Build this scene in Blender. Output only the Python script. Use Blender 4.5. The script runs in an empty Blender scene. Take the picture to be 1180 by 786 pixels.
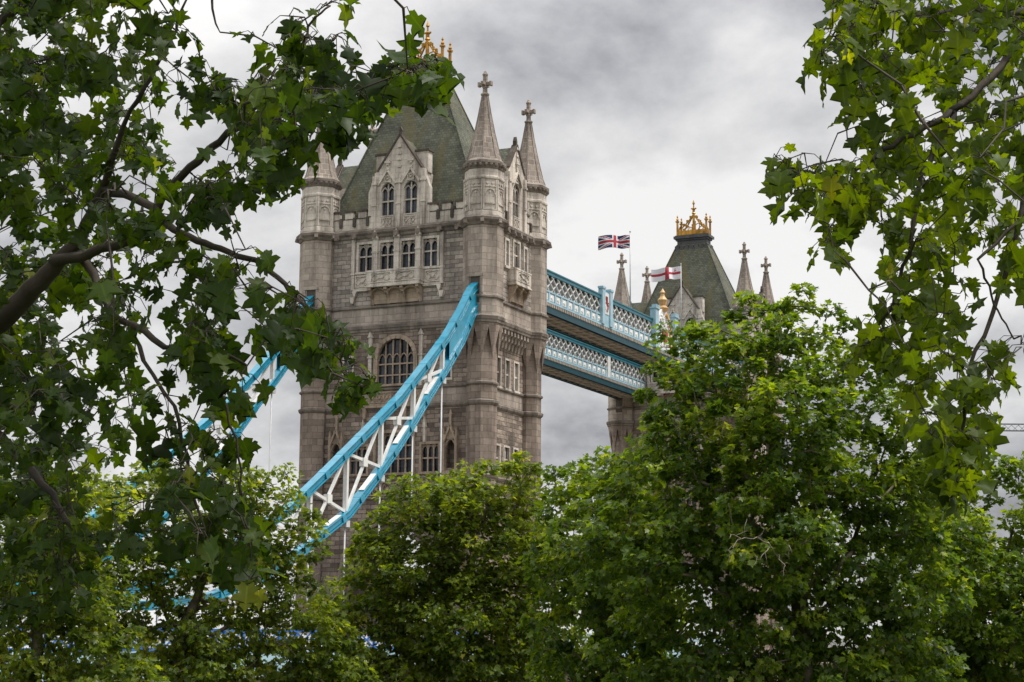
import bpy, bmesh, math, random
import numpy as np
from mathutils import Vector, Matrix
random.seed(7)
SC = bpy.context.scene
COL = SC.collection
RNG = np.random.default_rng(11)

# ------------------------------------------------------------------ camera
CAM = np.array([81.3246, -154.9106, 0.0])
R_ = np.array([0.90825553, 0.41833141, 0.0084093])
U_ = np.array([0.06014878, -0.1504278, 0.98678954])
F_ = np.array([-0.41407005, 0.89575126, 0.161789])
FPX = 2070.0
cd = bpy.data.cameras.new('camera'); cam = bpy.data.objects.new('camera', cd); COL.objects.link(cam)
cd.sensor_width = 36.0; cd.lens = FPX / 1180.0 * 36.0; cd.clip_start = 0.3; cd.clip_end = 9000
cam.matrix_world = Matrix(((R_[0], U_[0], -F_[0], CAM[0]), (R_[1], U_[1], -F_[1], CAM[1]), (R_[2], U_[2], -F_[2], CAM[2]), (0, 0, 0, 1)))
SC.camera = cam

def at(px, py, depth):
    """a point seen from the standing place: picture direction and distance"""
    return CAM + depth * (F_ + R_ * (px - 590.0) / FPX - U_ * (py - 393.0) / FPX)

# ------------------------------------------------------------------ sky and sun
SUN_EL, SUN_AZ = 62.0, 75.0       # azimuth: degrees clockwise from +Y
w = bpy.data.worlds.new('World'); SC.world = w; w.use_nodes = True
nt = w.node_tree; nt.nodes.clear()
def N(t, typ, **kw):
    n = t.nodes.new(typ)
    for k, v in kw.items(): setattr(n, k, v)
    return n
def ramp(t, fac, stops, interp='LINEAR'):
    r = N(t, 'ShaderNodeValToRGB'); r.color_ramp.interpolation = interp
    e = r.color_ramp.elements
    while len(e) < len(stops): e.new(0.5)
    for el, (p, c) in zip(e, stops):
        el.position = p; el.color = (*c, 1) if len(c) == 3 else c
    t.links.new(fac, r.inputs[0]); return r
def math_(t, op, a, b=None, c=None, clamp=False):
    m = N(t, 'ShaderNodeMath', operation=op); m.use_clamp = clamp
    for i, v in enumerate((a, b, c)):
        if v is None: continue
        if isinstance(v, (int, float)): m.inputs[i].default_value = v
        else: t.links.new(v, m.inputs[i])
    return m.outputs[0]
def mixc(t, fac, a, b, mode='MIX'):
    m = N(t, 'ShaderNodeMix', data_type='RGBA', blend_type=mode)
    for sock, v in ((m.inputs[0], fac), (m.inputs[6], a), (m.inputs[7], b)):
        if isinstance(v, (int, float)): sock.default_value = v
        elif isinstance(v, tuple): sock.default_value = (*v, 1) if len(v) == 3 else v
        else: t.links.new(v, sock)
    return m.outputs[2]

sky = N(nt, 'ShaderNodeTexSky', sky_type='NISHITA'); sky.sun_disc = False
sky.sun_elevation = math.radians(SUN_EL); sky.sun_rotation = math.radians(SUN_AZ)
tc = N(nt, 'ShaderNodeTexCoord')
sep = N(nt, 'ShaderNodeSeparateXYZ'); nt.links.new(tc.outputs['Generated'], sep.inputs[0])
zz = math_(nt, 'ADD', math_(nt, 'MAXIMUM', sep.outputs[2], 0.0), 0.45)
cx_ = math_(nt, 'DIVIDE', sep.outputs[0], zz); cy_ = math_(nt, 'DIVIDE', sep.outputs[1], zz)
comb = N(nt, 'ShaderNodeCombineXYZ'); nt.links.new(cx_, comb.inputs[0]); nt.links.new(cy_, comb.inputs[1])
def wnoise(scale, off, detail=6.0, rough=0.55, dist=0.0):
    mp = N(nt, 'ShaderNodeMapping'); mp.inputs['Location'].default_value = off
    nt.links.new(comb.outputs[0], mp.inputs[0])
    n = N(nt, 'ShaderNodeTexNoise'); n.inputs['Scale'].default_value = scale; n.inputs['Detail'].default_value = detail
    n.inputs['Roughness'].default_value = rough; n.inputs['Distortion'].default_value = dist
    nt.links.new(mp.outputs[0], n.inputs['Vector']); return n.outputs[0]
big = wnoise(1.7, (13.9, 8.9, 0.0), 3.0, 0.5, 0.2)
mid = wnoise(4.6, (7.7, 2.2, 4.0), 8.0, 0.57, 0.1)
cl = math_(nt, 'ADD', math_(nt, 'MULTIPLY', big, 0.5), math_(nt, 'MULTIPLY', mid, 0.5))
cr = ramp(nt, cl, [(0.39, (1.75, 1.75, 1.9)), (0.45, (3.2, 3.2, 3.3)), (0.515, (4.7, 4.66, 4.66)), (0.585, (6.2, 6.1, 6.0))])
zen = math_(nt, 'MULTIPLY_ADD', math_(nt, 'MAXIMUM', math_(nt, 'SUBTRACT', sep.outputs[2], 0.28), 0.0), 2.4, 1.0)
cc = N(nt, 'ShaderNodeVectorMath', operation='SCALE'); nt.links.new(cr.outputs[0], cc.inputs[0]); nt.links.new(zen, cc.inputs['Scale'])
skc = mixc(nt, 0.95, sky.outputs[0], cc.outputs[0])
bg = N(nt, 'ShaderNodeBackground'); bg.inputs[1].default_value = 0.1
nt.links.new(skc, bg.inputs[0])
ow = N(nt, 'ShaderNodeOutputWorld'); nt.links.new(bg.outputs[0], ow.inputs[0])

sl = bpy.data.lights.new('sun', 'SUN'); sl.energy = 2.3; sl.angle = math.radians(20); sl.color = (1.0, 0.96, 0.90)
so = bpy.data.objects.new('sun', sl); COL.objects.link(so)
se, sa = math.radians(SUN_EL), math.radians(SUN_AZ)
sdir = Vector((math.sin(sa) * math.cos(se), math.cos(sa) * math.cos(se), math.sin(se)))
so.rotation_euler = sdir.to_track_quat('Z', 'Y').to_euler()
SC.view_settings.view_transform = 'Standard'; SC.view_settings.look = 'None'
SC.view_settings.exposure = 0.6; SC.view_settings.gamma = 1.0; SC.view_settings.use_curve_mapping = False
SC.cycles.max_bounces = 6; SC.cycles.diffuse_bounces = 3; SC.cycles.glossy_bounces = 2
SC.cycles.transmission_bounces = 4; SC.cycles.transparent_max_bounces = 4
SC.cycles.caustics_reflective = False; SC.cycles.caustics_refractive = False
SC.cycles.use_denoising = True

# ------------------------------------------------------------------ materials
def material(name):
    m = bpy.data.materials.new(name); m.use_nodes = True
    t = m.node_tree; b = t.nodes['Principled BSDF']; return m, t, b
def noise(t, vec, scale, detail=4.0, rough=0.55, stretch=None):
    if stretch:
        mp = N(t, 'ShaderNodeMapping'); mp.inputs['Scale'].default_value = stretch
        t.links.new(vec, mp.inputs[0]); vec = mp.outputs[0]
    n = N(t, 'ShaderNodeTexNoise'); n.inputs['Scale'].default_value = scale; n.inputs['Detail'].default_value = detail
    n.inputs['Roughness'].default_value = rough
    t.links.new(vec, n.inputs['Vector']); return n.outputs[0]
def bump(t, b, h, strength, dist=0.05):
    n = N(t, 'ShaderNodeBump'); n.inputs['Strength'].default_value = strength; n.inputs['Distance'].default_value = dist
    t.links.new(h, n.inputs['Height']); t.links.new(n.outputs[0], b.inputs['Normal'])
def stone(name, c1, c2, mortar, bw, bh, msize, rough_amt, stain=0.5, bright=0.2):
    m, t, b = material(name)
    tcn = N(t, 'ShaderNodeTexCoord'); uv, ob = tcn.outputs['UV'], tcn.outputs['Object']
    # slightly uneven joints
    wob = N(t, 'ShaderNodeTexNoise'); wob.inputs['Scale'].default_value = 1.7; t.links.new(uv, wob.inputs['Vector'])
    wv = N(t, 'ShaderNodeVectorMath', operation='SCALE'); t.links.new(wob.outputs['Color'], wv.inputs[0]); wv.inputs['Scale'].default_value = 0.05 * rough_amt
    va = N(t, 'ShaderNodeVectorMath', operation='ADD'); t.links.new(uv, va.inputs[0]); t.links.new(wv.outputs[0], va.inputs[1])
    br = N(t, 'ShaderNodeTexBrick'); t.links.new(va.outputs[0], br.inputs['Vector'])
    br.inputs['Scale'].default_value = 1.0; br.inputs['Brick Width'].default_value = bw; br.inputs['Row Height'].default_value = bh
    br.inputs['Mortar Size'].default_value = msize; br.inputs['Mortar Smooth'].default_value = 0.4; br.inputs['Bias'].default_value = 0.0
    br.inputs['Color1'].default_value = (*c1, 1); br.inputs['Color2'].default_value = (*c2, 1); br.inputs['Mortar'].default_value = (*mortar, 1)
    n1 = noise(t, ob, 0.35, 5.0); n2 = noise(t, ob, 5.0, 6.0, 0.65)
    n3 = noise(t, ob, 0.9, 5.0, 0.6, (1.2, 1.2, 0.16))
    k = ramp(t, n1, [(0.3, (0.78, 0.76, 0.74)), (0.7, (1.15, 1.13, 1.1))])
    col = mixc(t, 1.0, br.outputs['Color'], k.outputs[0], 'MULTIPLY')
    k2 = ramp(t, n3, [(0.36, (0.42, 0.40, 0.38)), (0.53, (1.0, 1.0, 1.0)), (0.75, (1.16, 1.15, 1.13))])
    col = mixc(t, stain, col, mixc(t, 1.0, col, k2.outputs[0], 'MULTIPLY'))
    k3 = ramp(t, n2, [(0.3, (0.8, 0.8, 0.8)), (0.7, (1.18, 1.18, 1.18))])
    col = mixc(t, 0.7, col, mixc(t, 1.0, col, k3.outputs[0], 'MULTIPLY'))
    t.links.new(col, b.inputs['Base Color']); b.inputs['Roughness'].default_value = 0.88
    b.inputs['Specular IOR Level'].default_value = 0.25
    h = math_(t, 'SUBTRACT', math_(t, 'MULTIPLY', noise(t, uv, 2.6, 5.0, 0.6), rough_amt), math_(t, 'MULTIPLY', br.outputs['Fac'], 0.6))
    bump(t, b, h, 0.75, 0.12 if rough_amt > 0.8 else 0.05)
    return m
M = {}
M['rock'] = stone('rock_faced_granite', (0.39, 0.325, 0.275), (0.155, 0.126, 0.107), (0.135, 0.112, 0.097), 0.95, 0.42, 0.03, 1.5, 0.5)
M['ashlar'] = stone('brown_ashlar', (0.345, 0.285, 0.243), (0.225, 0.184, 0.157), (0.16, 0.133, 0.113), 1.0, 0.62, 0.018, 0.25, 0.55)
M['ashlar_up'] = stone('grey_ashlar', (0.48, 0.42, 0.37), (0.35, 0.305, 0.268), (0.25, 0.218, 0.192), 1.0, 0.62, 0.018, 0.25, 0.6)
M['rock_up'] = stone('rock_faced_pale_granite', (0.5, 0.45, 0.41), (0.25, 0.222, 0.2), (0.19, 0.17, 0.152), 0.95, 0.42, 0.03, 1.5, 0.5)
M['pale'] = stone('portland_stone', (0.68, 0.63, 0.575), (0.6, 0.555, 0.505), (0.45, 0.415, 0.375), 0.9, 0.6, 0.012, 0.2, 0.85)
M['ledge'] = stone('weathered_string_stone', (0.275, 0.242, 0.215), (0.209, 0.182, 0.160), (0.154, 0.132, 0.116), 1.2, 0.8, 0.012, 0.4, 0.8)
M['spire'] = stone('spire_stone', (0.363, 0.314, 0.275), (0.242, 0.204, 0.176), (0.440, 0.396, 0.363), 0.62, 0.62, 0.045, 0.5, 0.5)
M['dark_stone'] = stone('sooty_and_mouth_shade_stone', (0.13, 0.11, 0.095), (0.095, 0.08, 0.07), (0.07, 0.06, 0.05), 0.9, 0.6, 0.012, 0.4, 0.5)  # sooty copings, and the painted dark of the chain mouths
M['buff'] = stone('buff_window_stone', (0.451, 0.363, 0.286), (0.374, 0.303, 0.237), (0.297, 0.242, 0.187), 0.9, 0.6, 0.012, 0.2, 0.7)

def slate():
    m, t, b = material('green_roof_slate')
    tcn = N(t, 'ShaderNodeTexCoord'); uv, ob = tcn.outputs['UV'], tcn.outputs['Object']
    br = N(t, 'ShaderNodeTexBrick'); t.links.new(uv, br.inputs['Vector'])
    br.inputs['Scale'].default_value = 1.0; br.inputs['Brick Width'].default_value = 0.4; br.inputs['Row Height'].default_value = 0.27
    br.inputs['Mortar Size'].default_value = 0.024; br.inputs['Mortar Smooth'].default_value = 0.5
    br.inputs['Color1'].default_value = (0.168, 0.172, 0.138, 1); br.inputs['Color2'].default_value = (0.105, 0.11, 0.086, 1); br.inputs['Mortar'].default_value = (0.065, 0.07, 0.056, 1)
    k = ramp(t, noise(t, ob, 0.45, 5.0, 0.6), [(0.32, (0.72, 0.74, 0.72)), (0.7, (1.2, 1.2, 1.16))])
    col = mixc(t, 1.0, br.outputs['Color'], k.outputs[0], 'MULTIPLY')
    streak = ramp(t, noise(t, ob, 0.55, 4.0, 0.6, (1.0, 1.0, 0.07)), [(0.5, (0, 0, 0)), (0.62, (1, 1, 1))])
    col = mixc(t, math_(t, 'MULTIPLY', streak.outputs[0], 0.6), col, (0.15, 0.13, 0.062))
    spots = ramp(t, noise(t, ob, 1.6, 3.0, 0.5), [(0.60, (0, 0, 0)), (0.68, (1, 1, 1))])
    col = mixc(t, math_(t, 'MULTIPLY', spots.outputs[0], 0.4), col, (0.06, 0.06, 0.045))
    t.links.new(col, b.inputs['Base Color']); b.inputs['Roughness'].default_value = 0.8; b.inputs['Specular IOR Level'].default_value = 0.2
    h = math_(t, 'SUBTRACT', math_(t, 'MULTIPLY', noise(t, uv, 4.0), 0.5), br.outputs['Fac'])
    bump(t, b, h, 0.7, 0.04); return m
M['slate'] = slate()

def paint(name, c, rough=0.4, var=0.12, rust=0.0, metal=0.0, coat=0.0):
    m, t, b = material(name)
    tcn = N(t, 'ShaderNodeTexCoord'); ob = tcn.outputs['Object']
    k = ramp(t, noise(t, ob, 1.3, 6.0, 0.6), [(0.3, (1 - var * 1.6,) * 3), (0.7, (1 + var,) * 3)])
    col = mixc(t, 1.0, c, k.outputs[0], 'MULTIPLY')
    if rust:
        rr = ramp(t, noise(t, ob, 2.4, 6.0, 0.7, (1.0, 1.0, 0.35)), [(0.58, (0, 0, 0)), (0.72, (1, 1, 1))])
        col = mixc(t, math_(t, 'MULTIPLY', rr.outputs[0], rust), col, (0.14, 0.075, 0.04))
    t.links.new(col, b.inputs['Base Color']); b.inputs['Roughness'].default_value = rough; b.inputs['Metallic'].default_value = metal
    b.inputs['Coat Weight'].default_value = coat
    bump(t, b, noise(t, ob, 9.0, 3.0), 0.08, 0.02); return m
M['blue'] = paint('bright_blue_paint', (0.013, 0.255, 0.39), 0.32, 0.16, 0.16, 0, 0.35)
M['white'] = paint('white_paint', (0.72, 0.72, 0.70), 0.4, 0.1, 0.10)
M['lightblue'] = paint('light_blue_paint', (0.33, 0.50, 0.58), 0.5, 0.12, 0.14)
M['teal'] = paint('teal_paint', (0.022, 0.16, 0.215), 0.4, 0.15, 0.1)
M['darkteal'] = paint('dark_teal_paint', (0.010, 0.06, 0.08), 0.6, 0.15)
M['soffit'] = paint('soffit_boards', (0.44, 0.39, 0.34), 0.8, 0.2, 0.2)
M['soffit_dark'] = paint('soffit_joint', (0.12, 0.10, 0.085), 0.8, 0.2)
M['lead'] = paint('lead_flashing', (0.07, 0.072, 0.075), 0.55, 0.3)
M['gold'] = paint('gilding', (0.50, 0.27, 0.055), 0.45, 0.4, 0.55, 0.8)
M['gold_paint'] = paint('orange_gold_paint', (0.62, 0.37, 0.15), 0.5, 0.2)
M['red'] = paint('red_paint', (0.32, 0.03, 0.025), 0.5, 0.1)
M['parapet_blue'] = paint('royal_blue_paint', (0.02, 0.12, 0.42), 0.35, 0.1)
M['rod'] = paint('pale_grey_paint', (0.55, 0.56, 0.57), 0.4, 0.1, 0.1)
M['crane'] = paint('grey_crane_steel', (0.16, 0.18, 0.2), 0.5, 0.1)
def glass():
    m, t, b = material('leaded_window_glass')
    tcn = N(t, 'ShaderNodeTexCoord'); uv, ob = tcn.outputs['UV'], tcn.outputs['Object']
    k = ramp(t, noise(t, ob, 0.8, 2.0), [(0.35, (0.012, 0.014, 0.018)), (0.7, (0.05, 0.056, 0.07))])
    br = N(t, 'ShaderNodeTexBrick'); t.links.new(uv, br.inputs['Vector']); br.offset = 0.0
    br.inputs['Scale'].default_value = 1.0; br.inputs['Brick Width'].default_value = 0.22; br.inputs['Row Height'].default_value = 0.3; br.inputs['Mortar Size'].default_value = 0.012
    br.inputs['Color1'].default_value = (1, 1, 1, 1); br.inputs['Color2'].default_value = (0.8, 0.8, 0.8, 1); br.inputs['Mortar'].default_value = (0.5, 0.5, 0.5, 1)
    oi = N(t, 'ShaderNodeObjectInfo'); kk = ramp(t, oi.outputs['Random'], [(0.0, (0.5, 0.5, 0.5)), (0.6, (1.4, 1.45, 1.5)), (1.0, (3.0, 3.1, 3.3))])  # bluish lift per pane, sky reflection put into the glass colour
    t.links.new(mixc(t, 1.0, mixc(t, 1.0, k.outputs[0], kk.outputs[0], 'MULTIPLY'), br.outputs['Color'], 'MULTIPLY'), b.inputs['Base Color'])
    b.inputs['Roughness'].default_value = 0.12; bump(t, b, noise(t, ob, 3.0, 2.0), 0.25, 0.02); return m
M['glass'] = glass()
def plain(name, c, rough=0.8):
    m, t, b = material(name); b.inputs['Base Color'].default_value = (*c, 1); b.inputs['Roughness'].default_value = rough; return m
M['flag_red'] = plain('red_bunting', (0.36, 0.03, 0.045)); M['flag_blue'] = plain('navy_bunting', (0.016, 0.026, 0.10)); M['flag_white'] = plain('white_bunting', (0.72, 0.70, 0.74))

def leafmat(name, cols, trans, back=1.25, rough=0.42, spec=0.22, glow=2.4):
    m, t, b = material(name)
    at_ = N(t, 'ShaderNodeAttribute', attribute_name='tint')
    r = ramp(t, at_.outputs['Fac'], cols)
    rb_ = N(t, 'ShaderNodeAttribute', attribute_name='rib'); rv = ramp(t, rb_.outputs['Fac'], [(0.0, (1, 1, 1)), (0.82, (1.0, 1.0, 1.0)), (0.95, (1.38, 1.34, 1.3))])
    class _R: outputs = [mixc(t, 1.0, r.outputs[0], rv.outputs[0], 'MULTIPLY')]
    r = _R
    g = N(t, 'ShaderNodeNewGeometry')
    pale = N(t, 'ShaderNodeHueSaturation'); pale.inputs['Value'].default_value = back; pale.inputs['Saturation'].default_value = 0.8
    t.links.new(r.outputs[0], pale.inputs['Color'])
    col = mixc(t, g.outputs['Backfacing'], r.outputs[0], pale.outputs[0])
    t.links.new(col, b.inputs['Base Color']); b.inputs['Roughness'].default_value = rough; b.inputs['Specular IOR Level'].default_value = spec
    tr = N(t, 'ShaderNodeBsdfTranslucent')
    tcl = N(t, 'ShaderNodeHueSaturation'); tcl.inputs['Value'].default_value = 2.4; tcl.inputs['Saturation'].default_value = 1.1; tcl.inputs['Hue'].default_value = 0.485
    t.links.new(r.outputs[0], tcl.inputs['Color']); t.links.new(tcl.outputs[0], tr.inputs['Color'])
    mx = N(t, 'ShaderNodeMixShader'); mx.inputs[0].default_value = trans
    tcl.inputs['Value'].default_value = glow
    t.links.new(b.outputs[0], mx.inputs[1]); t.links.new(tr.outputs[0], mx.inputs[2])
    t.links.new(mx.outputs[0], t.nodes['Material Output'].inputs[0]); return m
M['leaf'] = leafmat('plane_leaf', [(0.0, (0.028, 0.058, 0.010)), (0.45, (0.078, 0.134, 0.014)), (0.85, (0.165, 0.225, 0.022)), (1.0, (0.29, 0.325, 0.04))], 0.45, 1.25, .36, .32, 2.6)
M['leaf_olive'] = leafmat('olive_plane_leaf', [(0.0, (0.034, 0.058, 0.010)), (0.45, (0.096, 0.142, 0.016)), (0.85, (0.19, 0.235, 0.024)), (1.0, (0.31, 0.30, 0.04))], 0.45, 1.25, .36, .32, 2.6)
M['leaf_near'] = leafmat('shaded_plane_leaf', [(0.0, (0.014, 0.030, 0.004)), (0.5, (0.030, 0.058, 0.006)), (0.9, (0.065, 0.10, 0.009)), (1.0, (0.13, 0.15, 0.02))], 0.40, 1.05, 0.45, 0.2, 3.2)  # leaf colour darkened to carry the canopy's shade
M['leaf_near_y'] = leafmat('backlit_plane_leaf', [(0.0, (0.025, 0.045, 0.005)), (0.5, (0.058, 0.092, 0.008)), (0.9, (0.11, 0.15, 0.012)), (0.975, (0.2, 0.2, 0.02)), (1.0, (0.24, 0.16, 0.02))], 0.5, 1.05, 0.45, 0.2, 3.4)  # lighter, yellower copy, daylight through the leaves put into its tone
def barkm(name, c1, c2):
    m, t, b = material(name)
    tcn = N(t, 'ShaderNodeTexCoord'); ob = tcn.outputs['Object']
    r = ramp(t, noise(t, ob, 2.2, 5.0, 0.6), [(0.4, c1), (0.6, c2)])
    t.links.new(r.outputs[0], b.inputs['Base Color']); b.inputs['Roughness'].default_value = 0.9
    bump(t, b, noise(t, ob, 8.0, 4.0), 0.6, 0.03); return m
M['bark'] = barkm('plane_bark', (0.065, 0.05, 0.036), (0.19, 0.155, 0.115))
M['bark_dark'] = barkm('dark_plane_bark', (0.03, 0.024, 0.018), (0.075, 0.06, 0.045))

# ------------------------------------------------------------------ mesh helpers
class MB:
    def __init__(self, f=None):
        self.v = []; self.fc = []; self.f = f; self.sm = []
    def add(self, pts, faces, smooth=False):
        o = len(self.v); f = self.f
        self.v += [tuple(f(*p)) if f else tuple(p) for p in pts]
        self.fc += [tuple(i + o for i in q) for q in faces]; self.sm += [smooth] * len(faces); return self
    def box(self, a0, a1, b0, b1, c0, c1):
        p = [(a0, b0, c0), (a1, b0, c0), (a1, b1, c0), (a0, b1, c0), (a0, b0, c1), (a1, b0, c1), (a1, b1, c1), (a0, b1, c1)]
        return self.add(p, [(0, 3, 2, 1), (4, 5, 6, 7), (0, 1, 5, 4), (1, 2, 6, 5), (2, 3, 7, 6), (3, 0, 4, 7)])
    def prism(self, poly, o0, o1):
        """polygon in (u, z), extruded along the second axis"""
        n = len(poly)
        p = [(u, o0, z) for u, z in poly] + [(u, o1, z) for u, z in poly]
        return self.add(p, [tuple(range(n)), tuple(range(2 * n - 1, n - 1, -1))] + [(i, (i + 1) % n, n + (i + 1) % n, n + i) for i in range(n)])
    def beam(self, p, q, wd, ht, up=(0, 0, 1)):
        p, q, up = Vector(p), Vector(q), Vector(up); t = (q - p).normalized()
        s = t.cross(up)
        if s.length < 1e-4: s = t.cross(Vector((0, 1, 0)))
        s.normalize(); h = s.cross(t); s *= wd / 2; h *= ht / 2
        pts = [p - s - h, p + s - h, p + s + h, p - s + h, q - s - h, q + s - h, q + s + h, q - s + h]
        return self.add([tuple(x) for x in pts], [(0, 1, 2, 3), (7, 6, 5, 4), (0, 4, 5, 1), (1, 5, 6, 2), (2, 6, 7, 3), (3, 7, 4, 0)])
    def chain(self, pts, wd, ht, up=(0, 0, 1)):
        for a, b in zip(pts[:-1], pts[1:]): self.beam(a, b, wd, ht, up)
        return self
    def sweep(self, pts, wd, ht, up=(1, 0, 0)):
        """one continuous box-section member along a polyline; wd along up"""
        P = [Vector(p) for p in pts]; U = Vector(up); n = len(P); ring = []
        for i in range(n):
            t = (P[min(i + 1, n - 1)] - P[max(i - 1, 0)]).normalized(); h = U.cross(t).normalized()
            for a, b in ((-1, -1), (1, -1), (1, 1), (-1, 1)):
                ring.append(tuple(P[i] + U * (a * wd / 2) + h * (b * ht / 2)))
        fs = [(0, 1, 2, 3), tuple(4 * (n - 1) + k for k in (3, 2, 1, 0))]
        for i in range(n - 1):
            for k in range(4): fs.append((4 * i + k, 4 * i + (k + 1) % 4, 4 * i + 4 + (k + 1) % 4, 4 * i + 4 + k))
        return self.add(ring, fs)
    def lathe(self, c, prof, n=8, rot=math.pi / 8, smooth=False):
        m = len(prof); pts = []
        for r, z in prof:
            for k in range(n):
                a = rot + 2 * math.pi * k / n; pts.append((c[0] + r * math.cos(a), c[1] + r * math.sin(a), z))
        fs = [tuple(range(n - 1, -1, -1)), tuple((m - 1) * n + k for k in range(n))]
        for i in range(m - 1):
            for k in range(n): fs.append((i * n + k, i * n + (k + 1) % n, (i + 1) * n + (k + 1) % n, (i + 1) * n + k))
        return self.add(pts, fs, smooth)
    def tube(self, pts, rad, n=6, smooth=True):
        P = [Vector(p) for p in pts]; ring = []; m = len(P); prev = None
        for i in range(m):
            t = (P[min(i + 1, m - 1)] - P[max(i - 1, 0)]).normalized()
            s = prev if prev is not None else t.orthogonal()
            s = (s - t * s.dot(t)).normalized(); prev = s; b = t.cross(s)
            r = rad[i] if hasattr(rad, '__len__') else rad
            for k in range(n):
                a = 2 * math.pi * k / n; ring.append(tuple(P[i] + (s * math.cos(a) + b * math.sin(a)) * r))
        fs = [tuple(range(n - 1, -1, -1)), tuple((m - 1) * n + k for k in range(n))]
        for i in range(m - 1):
            for k in range(n): fs.append((i * n + k, i * n + (k + 1) % n, (i + 1) * n + (k + 1) % n, (i + 1) * n + k))
        return self.add(ring, fs, smooth)
    def build(self, name, mat, parent=None, uv=True, mats=None, midx=None):
        me = bpy.data.meshes.new(name); me.from_pydata(self.v, [], self.fc)
        for m_ in (mats or [mat]): me.materials.append(m_)
        me.polygons.foreach_set('use_smooth', self.sm)
        if midx is not None: me.polygons.foreach_set('material_index', midx)
        if uv and len(me.polygons):
            nl = len(me.loops); np_ = len(me.polygons)
            nor = np.empty(np_ * 3); me.polygons.foreach_get('normal', nor); nor = nor.reshape(-1, 3)
            lt = np.empty(np_, dtype=np.int64); me.polygons.foreach_get('loop_total', lt)
            vi = np.empty(nl, dtype=np.int64); me.loops.foreach_get('vertex_index', vi)
            co = np.array(self.v, dtype=float)[vi]
            flip = nor[:, 2] > 0.98; flip |= nor[:, 2] < -0.98
            t = np.stack([-nor[:, 1], nor[:, 0], np.zeros(np_)], 1)
            t[flip] = (1, 0, 0); t /= np.linalg.norm(t, axis=1, keepdims=True) + 1e-12
            b = np.cross(nor, t); b[b[:, 2] < 0] *= -1
            T = np.repeat(t, lt, 0); B = np.repeat(b, lt, 0)
            u = np.stack([(co * T).sum(1), (co * B).sum(1)], 1).astype(np.float32)
            l = me.uv_layers.new(name='UVMap'); l.data.foreach_set('uv', u.ravel())
        me.update()
        o = bpy.data.objects.new(name, me); COL.objects.link(o)
        if parent is not None:
            o.parent = parent; o.matrix_parent_inverse = Matrix.Identity(4)
        return o

def tag(o, label, cat, group=None):
    o['label'] = label; o['category'] = cat
    if group: o['group'] = group
    return o
def empty(name, loc=(0, 0, 0)):
    o = bpy.data.objects.new(name, None); o.location = loc; COL.objects.link(o); o.empty_display_size = 0.5; return o
def structure(o): o['kind'] = 'structure'; return o
def copy_tree(o, parent=None):
    c = o.copy(); COL.objects.link(c)
    if parent is not None: c.parent = parent
    for ch in list(o.children): copy_tree(ch, c)
    return c

# ------------------------------------------------------------------ setting
WATER, LAND, DECK = -9.0, -1.7, -1.2
g = MB(); rows = [(-3000, LAND), (-143, LAND), (-136, -2.2), (-124, -4.2), (-116, -5.0), (-82, -5.0), (-82, -14)]
g.add([(x, y, z) for y, z in rows for x in (-3000, 3000)], [(2 * i, 2 * i + 1, 2 * i + 3, 2 * i + 2) for i in range(len(rows) - 1)]); structure(g.build('ground', plain('park_ground', (0.06, 0.075, 0.03))))
g = MB(); g.box(-3000, 3000, 172, 6000, LAND - 12, LAND); structure(g.build('far_bank', plain('far_bank_ground', (0.10, 0.10, 0.085))))
mw, tw, bw = material('river_water'); bw.inputs['Base Color'].default_value = (0.17, 0.15, 0.115, 1); bw.inputs['Roughness'].default_value = 0.25
tcw = N(tw, 'ShaderNodeTexCoord'); bump(tw, bw, noise(tw, tcw.outputs['Object'], 0.6, 4.0), 0.4, 0.3)
g = MB(); g.add([(-3000, -82.2, WATER), (3000, -82.2, WATER), (3000, 172, WATER), (-3000, 172, WATER)], [(0, 1, 2, 3)]); structure(g.build('water', mw))

# ------------------------------------------------------------------ bridge tower
TX, TY = 9.0, 5.09          # turret centres
Y0 = 5.4                    # long walls
X0L, X0U = 9.2, 10.05       # short walls, below and above the corbel table
FN = lambda u, o, z: (u, -(Y0 + o), z)
FS = lambda u, o, z: (-u, Y0 + o, z)
FWL = lambda u, o, z: (X0L + o, u, z)
FWU = lambda u, o, z: (X0U + o, u, z)
FEL = lambda u, o, z: (-(X0L + o), -u, z)
FEU = lambda u, o, z: (-(X0U + o), -u, z)
H_GATE = 10.6

def wall(mb, f, u0, u1, z0, z1, holes=(), depth=0.42):
    mb.f = f
    us = sorted({u0, u1, *[h[0] for h in holes], *[h[1] for h in holes]}); zs = sorted({z0, z1, *[h[2] for h in holes], *[h[3] for h in holes]})
    for a, b in zip(us[:-1], us[1:]):
        for c, d in zip(zs[:-1], zs[1:]):
            m_, n_ = (a + b) / 2, (c + d) / 2
            if any(h[0] < m_ < h[1] and h[2] < n_ < h[3] for h in holes): continue
            mb.add([(a, 0, c), (b, 0, c), (b, 0, d), (a, 0, d)], [(0, 1, 2, 3)])
    for h in holes:
        a, b, c, d = h[:4]; dp = h[4] if len(h) > 4 else depth
        mb.add([(a, 0, c), (b, 0, c), (b, -dp, c), (a, -dp, c)], [(0, 1, 2, 3)]); mb.add([(a, 0, d), (b, 0, d), (b, -dp, d), (a, -dp, d)], [(3, 2, 1, 0)])
        mb.add([(a, 0, c), (a, 0, d), (a, -dp, d), (a, -dp, c)], [(0, 1, 2, 3)]); mb.add([(b, 0, c), (b, 0, d), (b, -dp, d), (b, -dp, c)], [(3, 2, 1, 0)])

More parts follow.
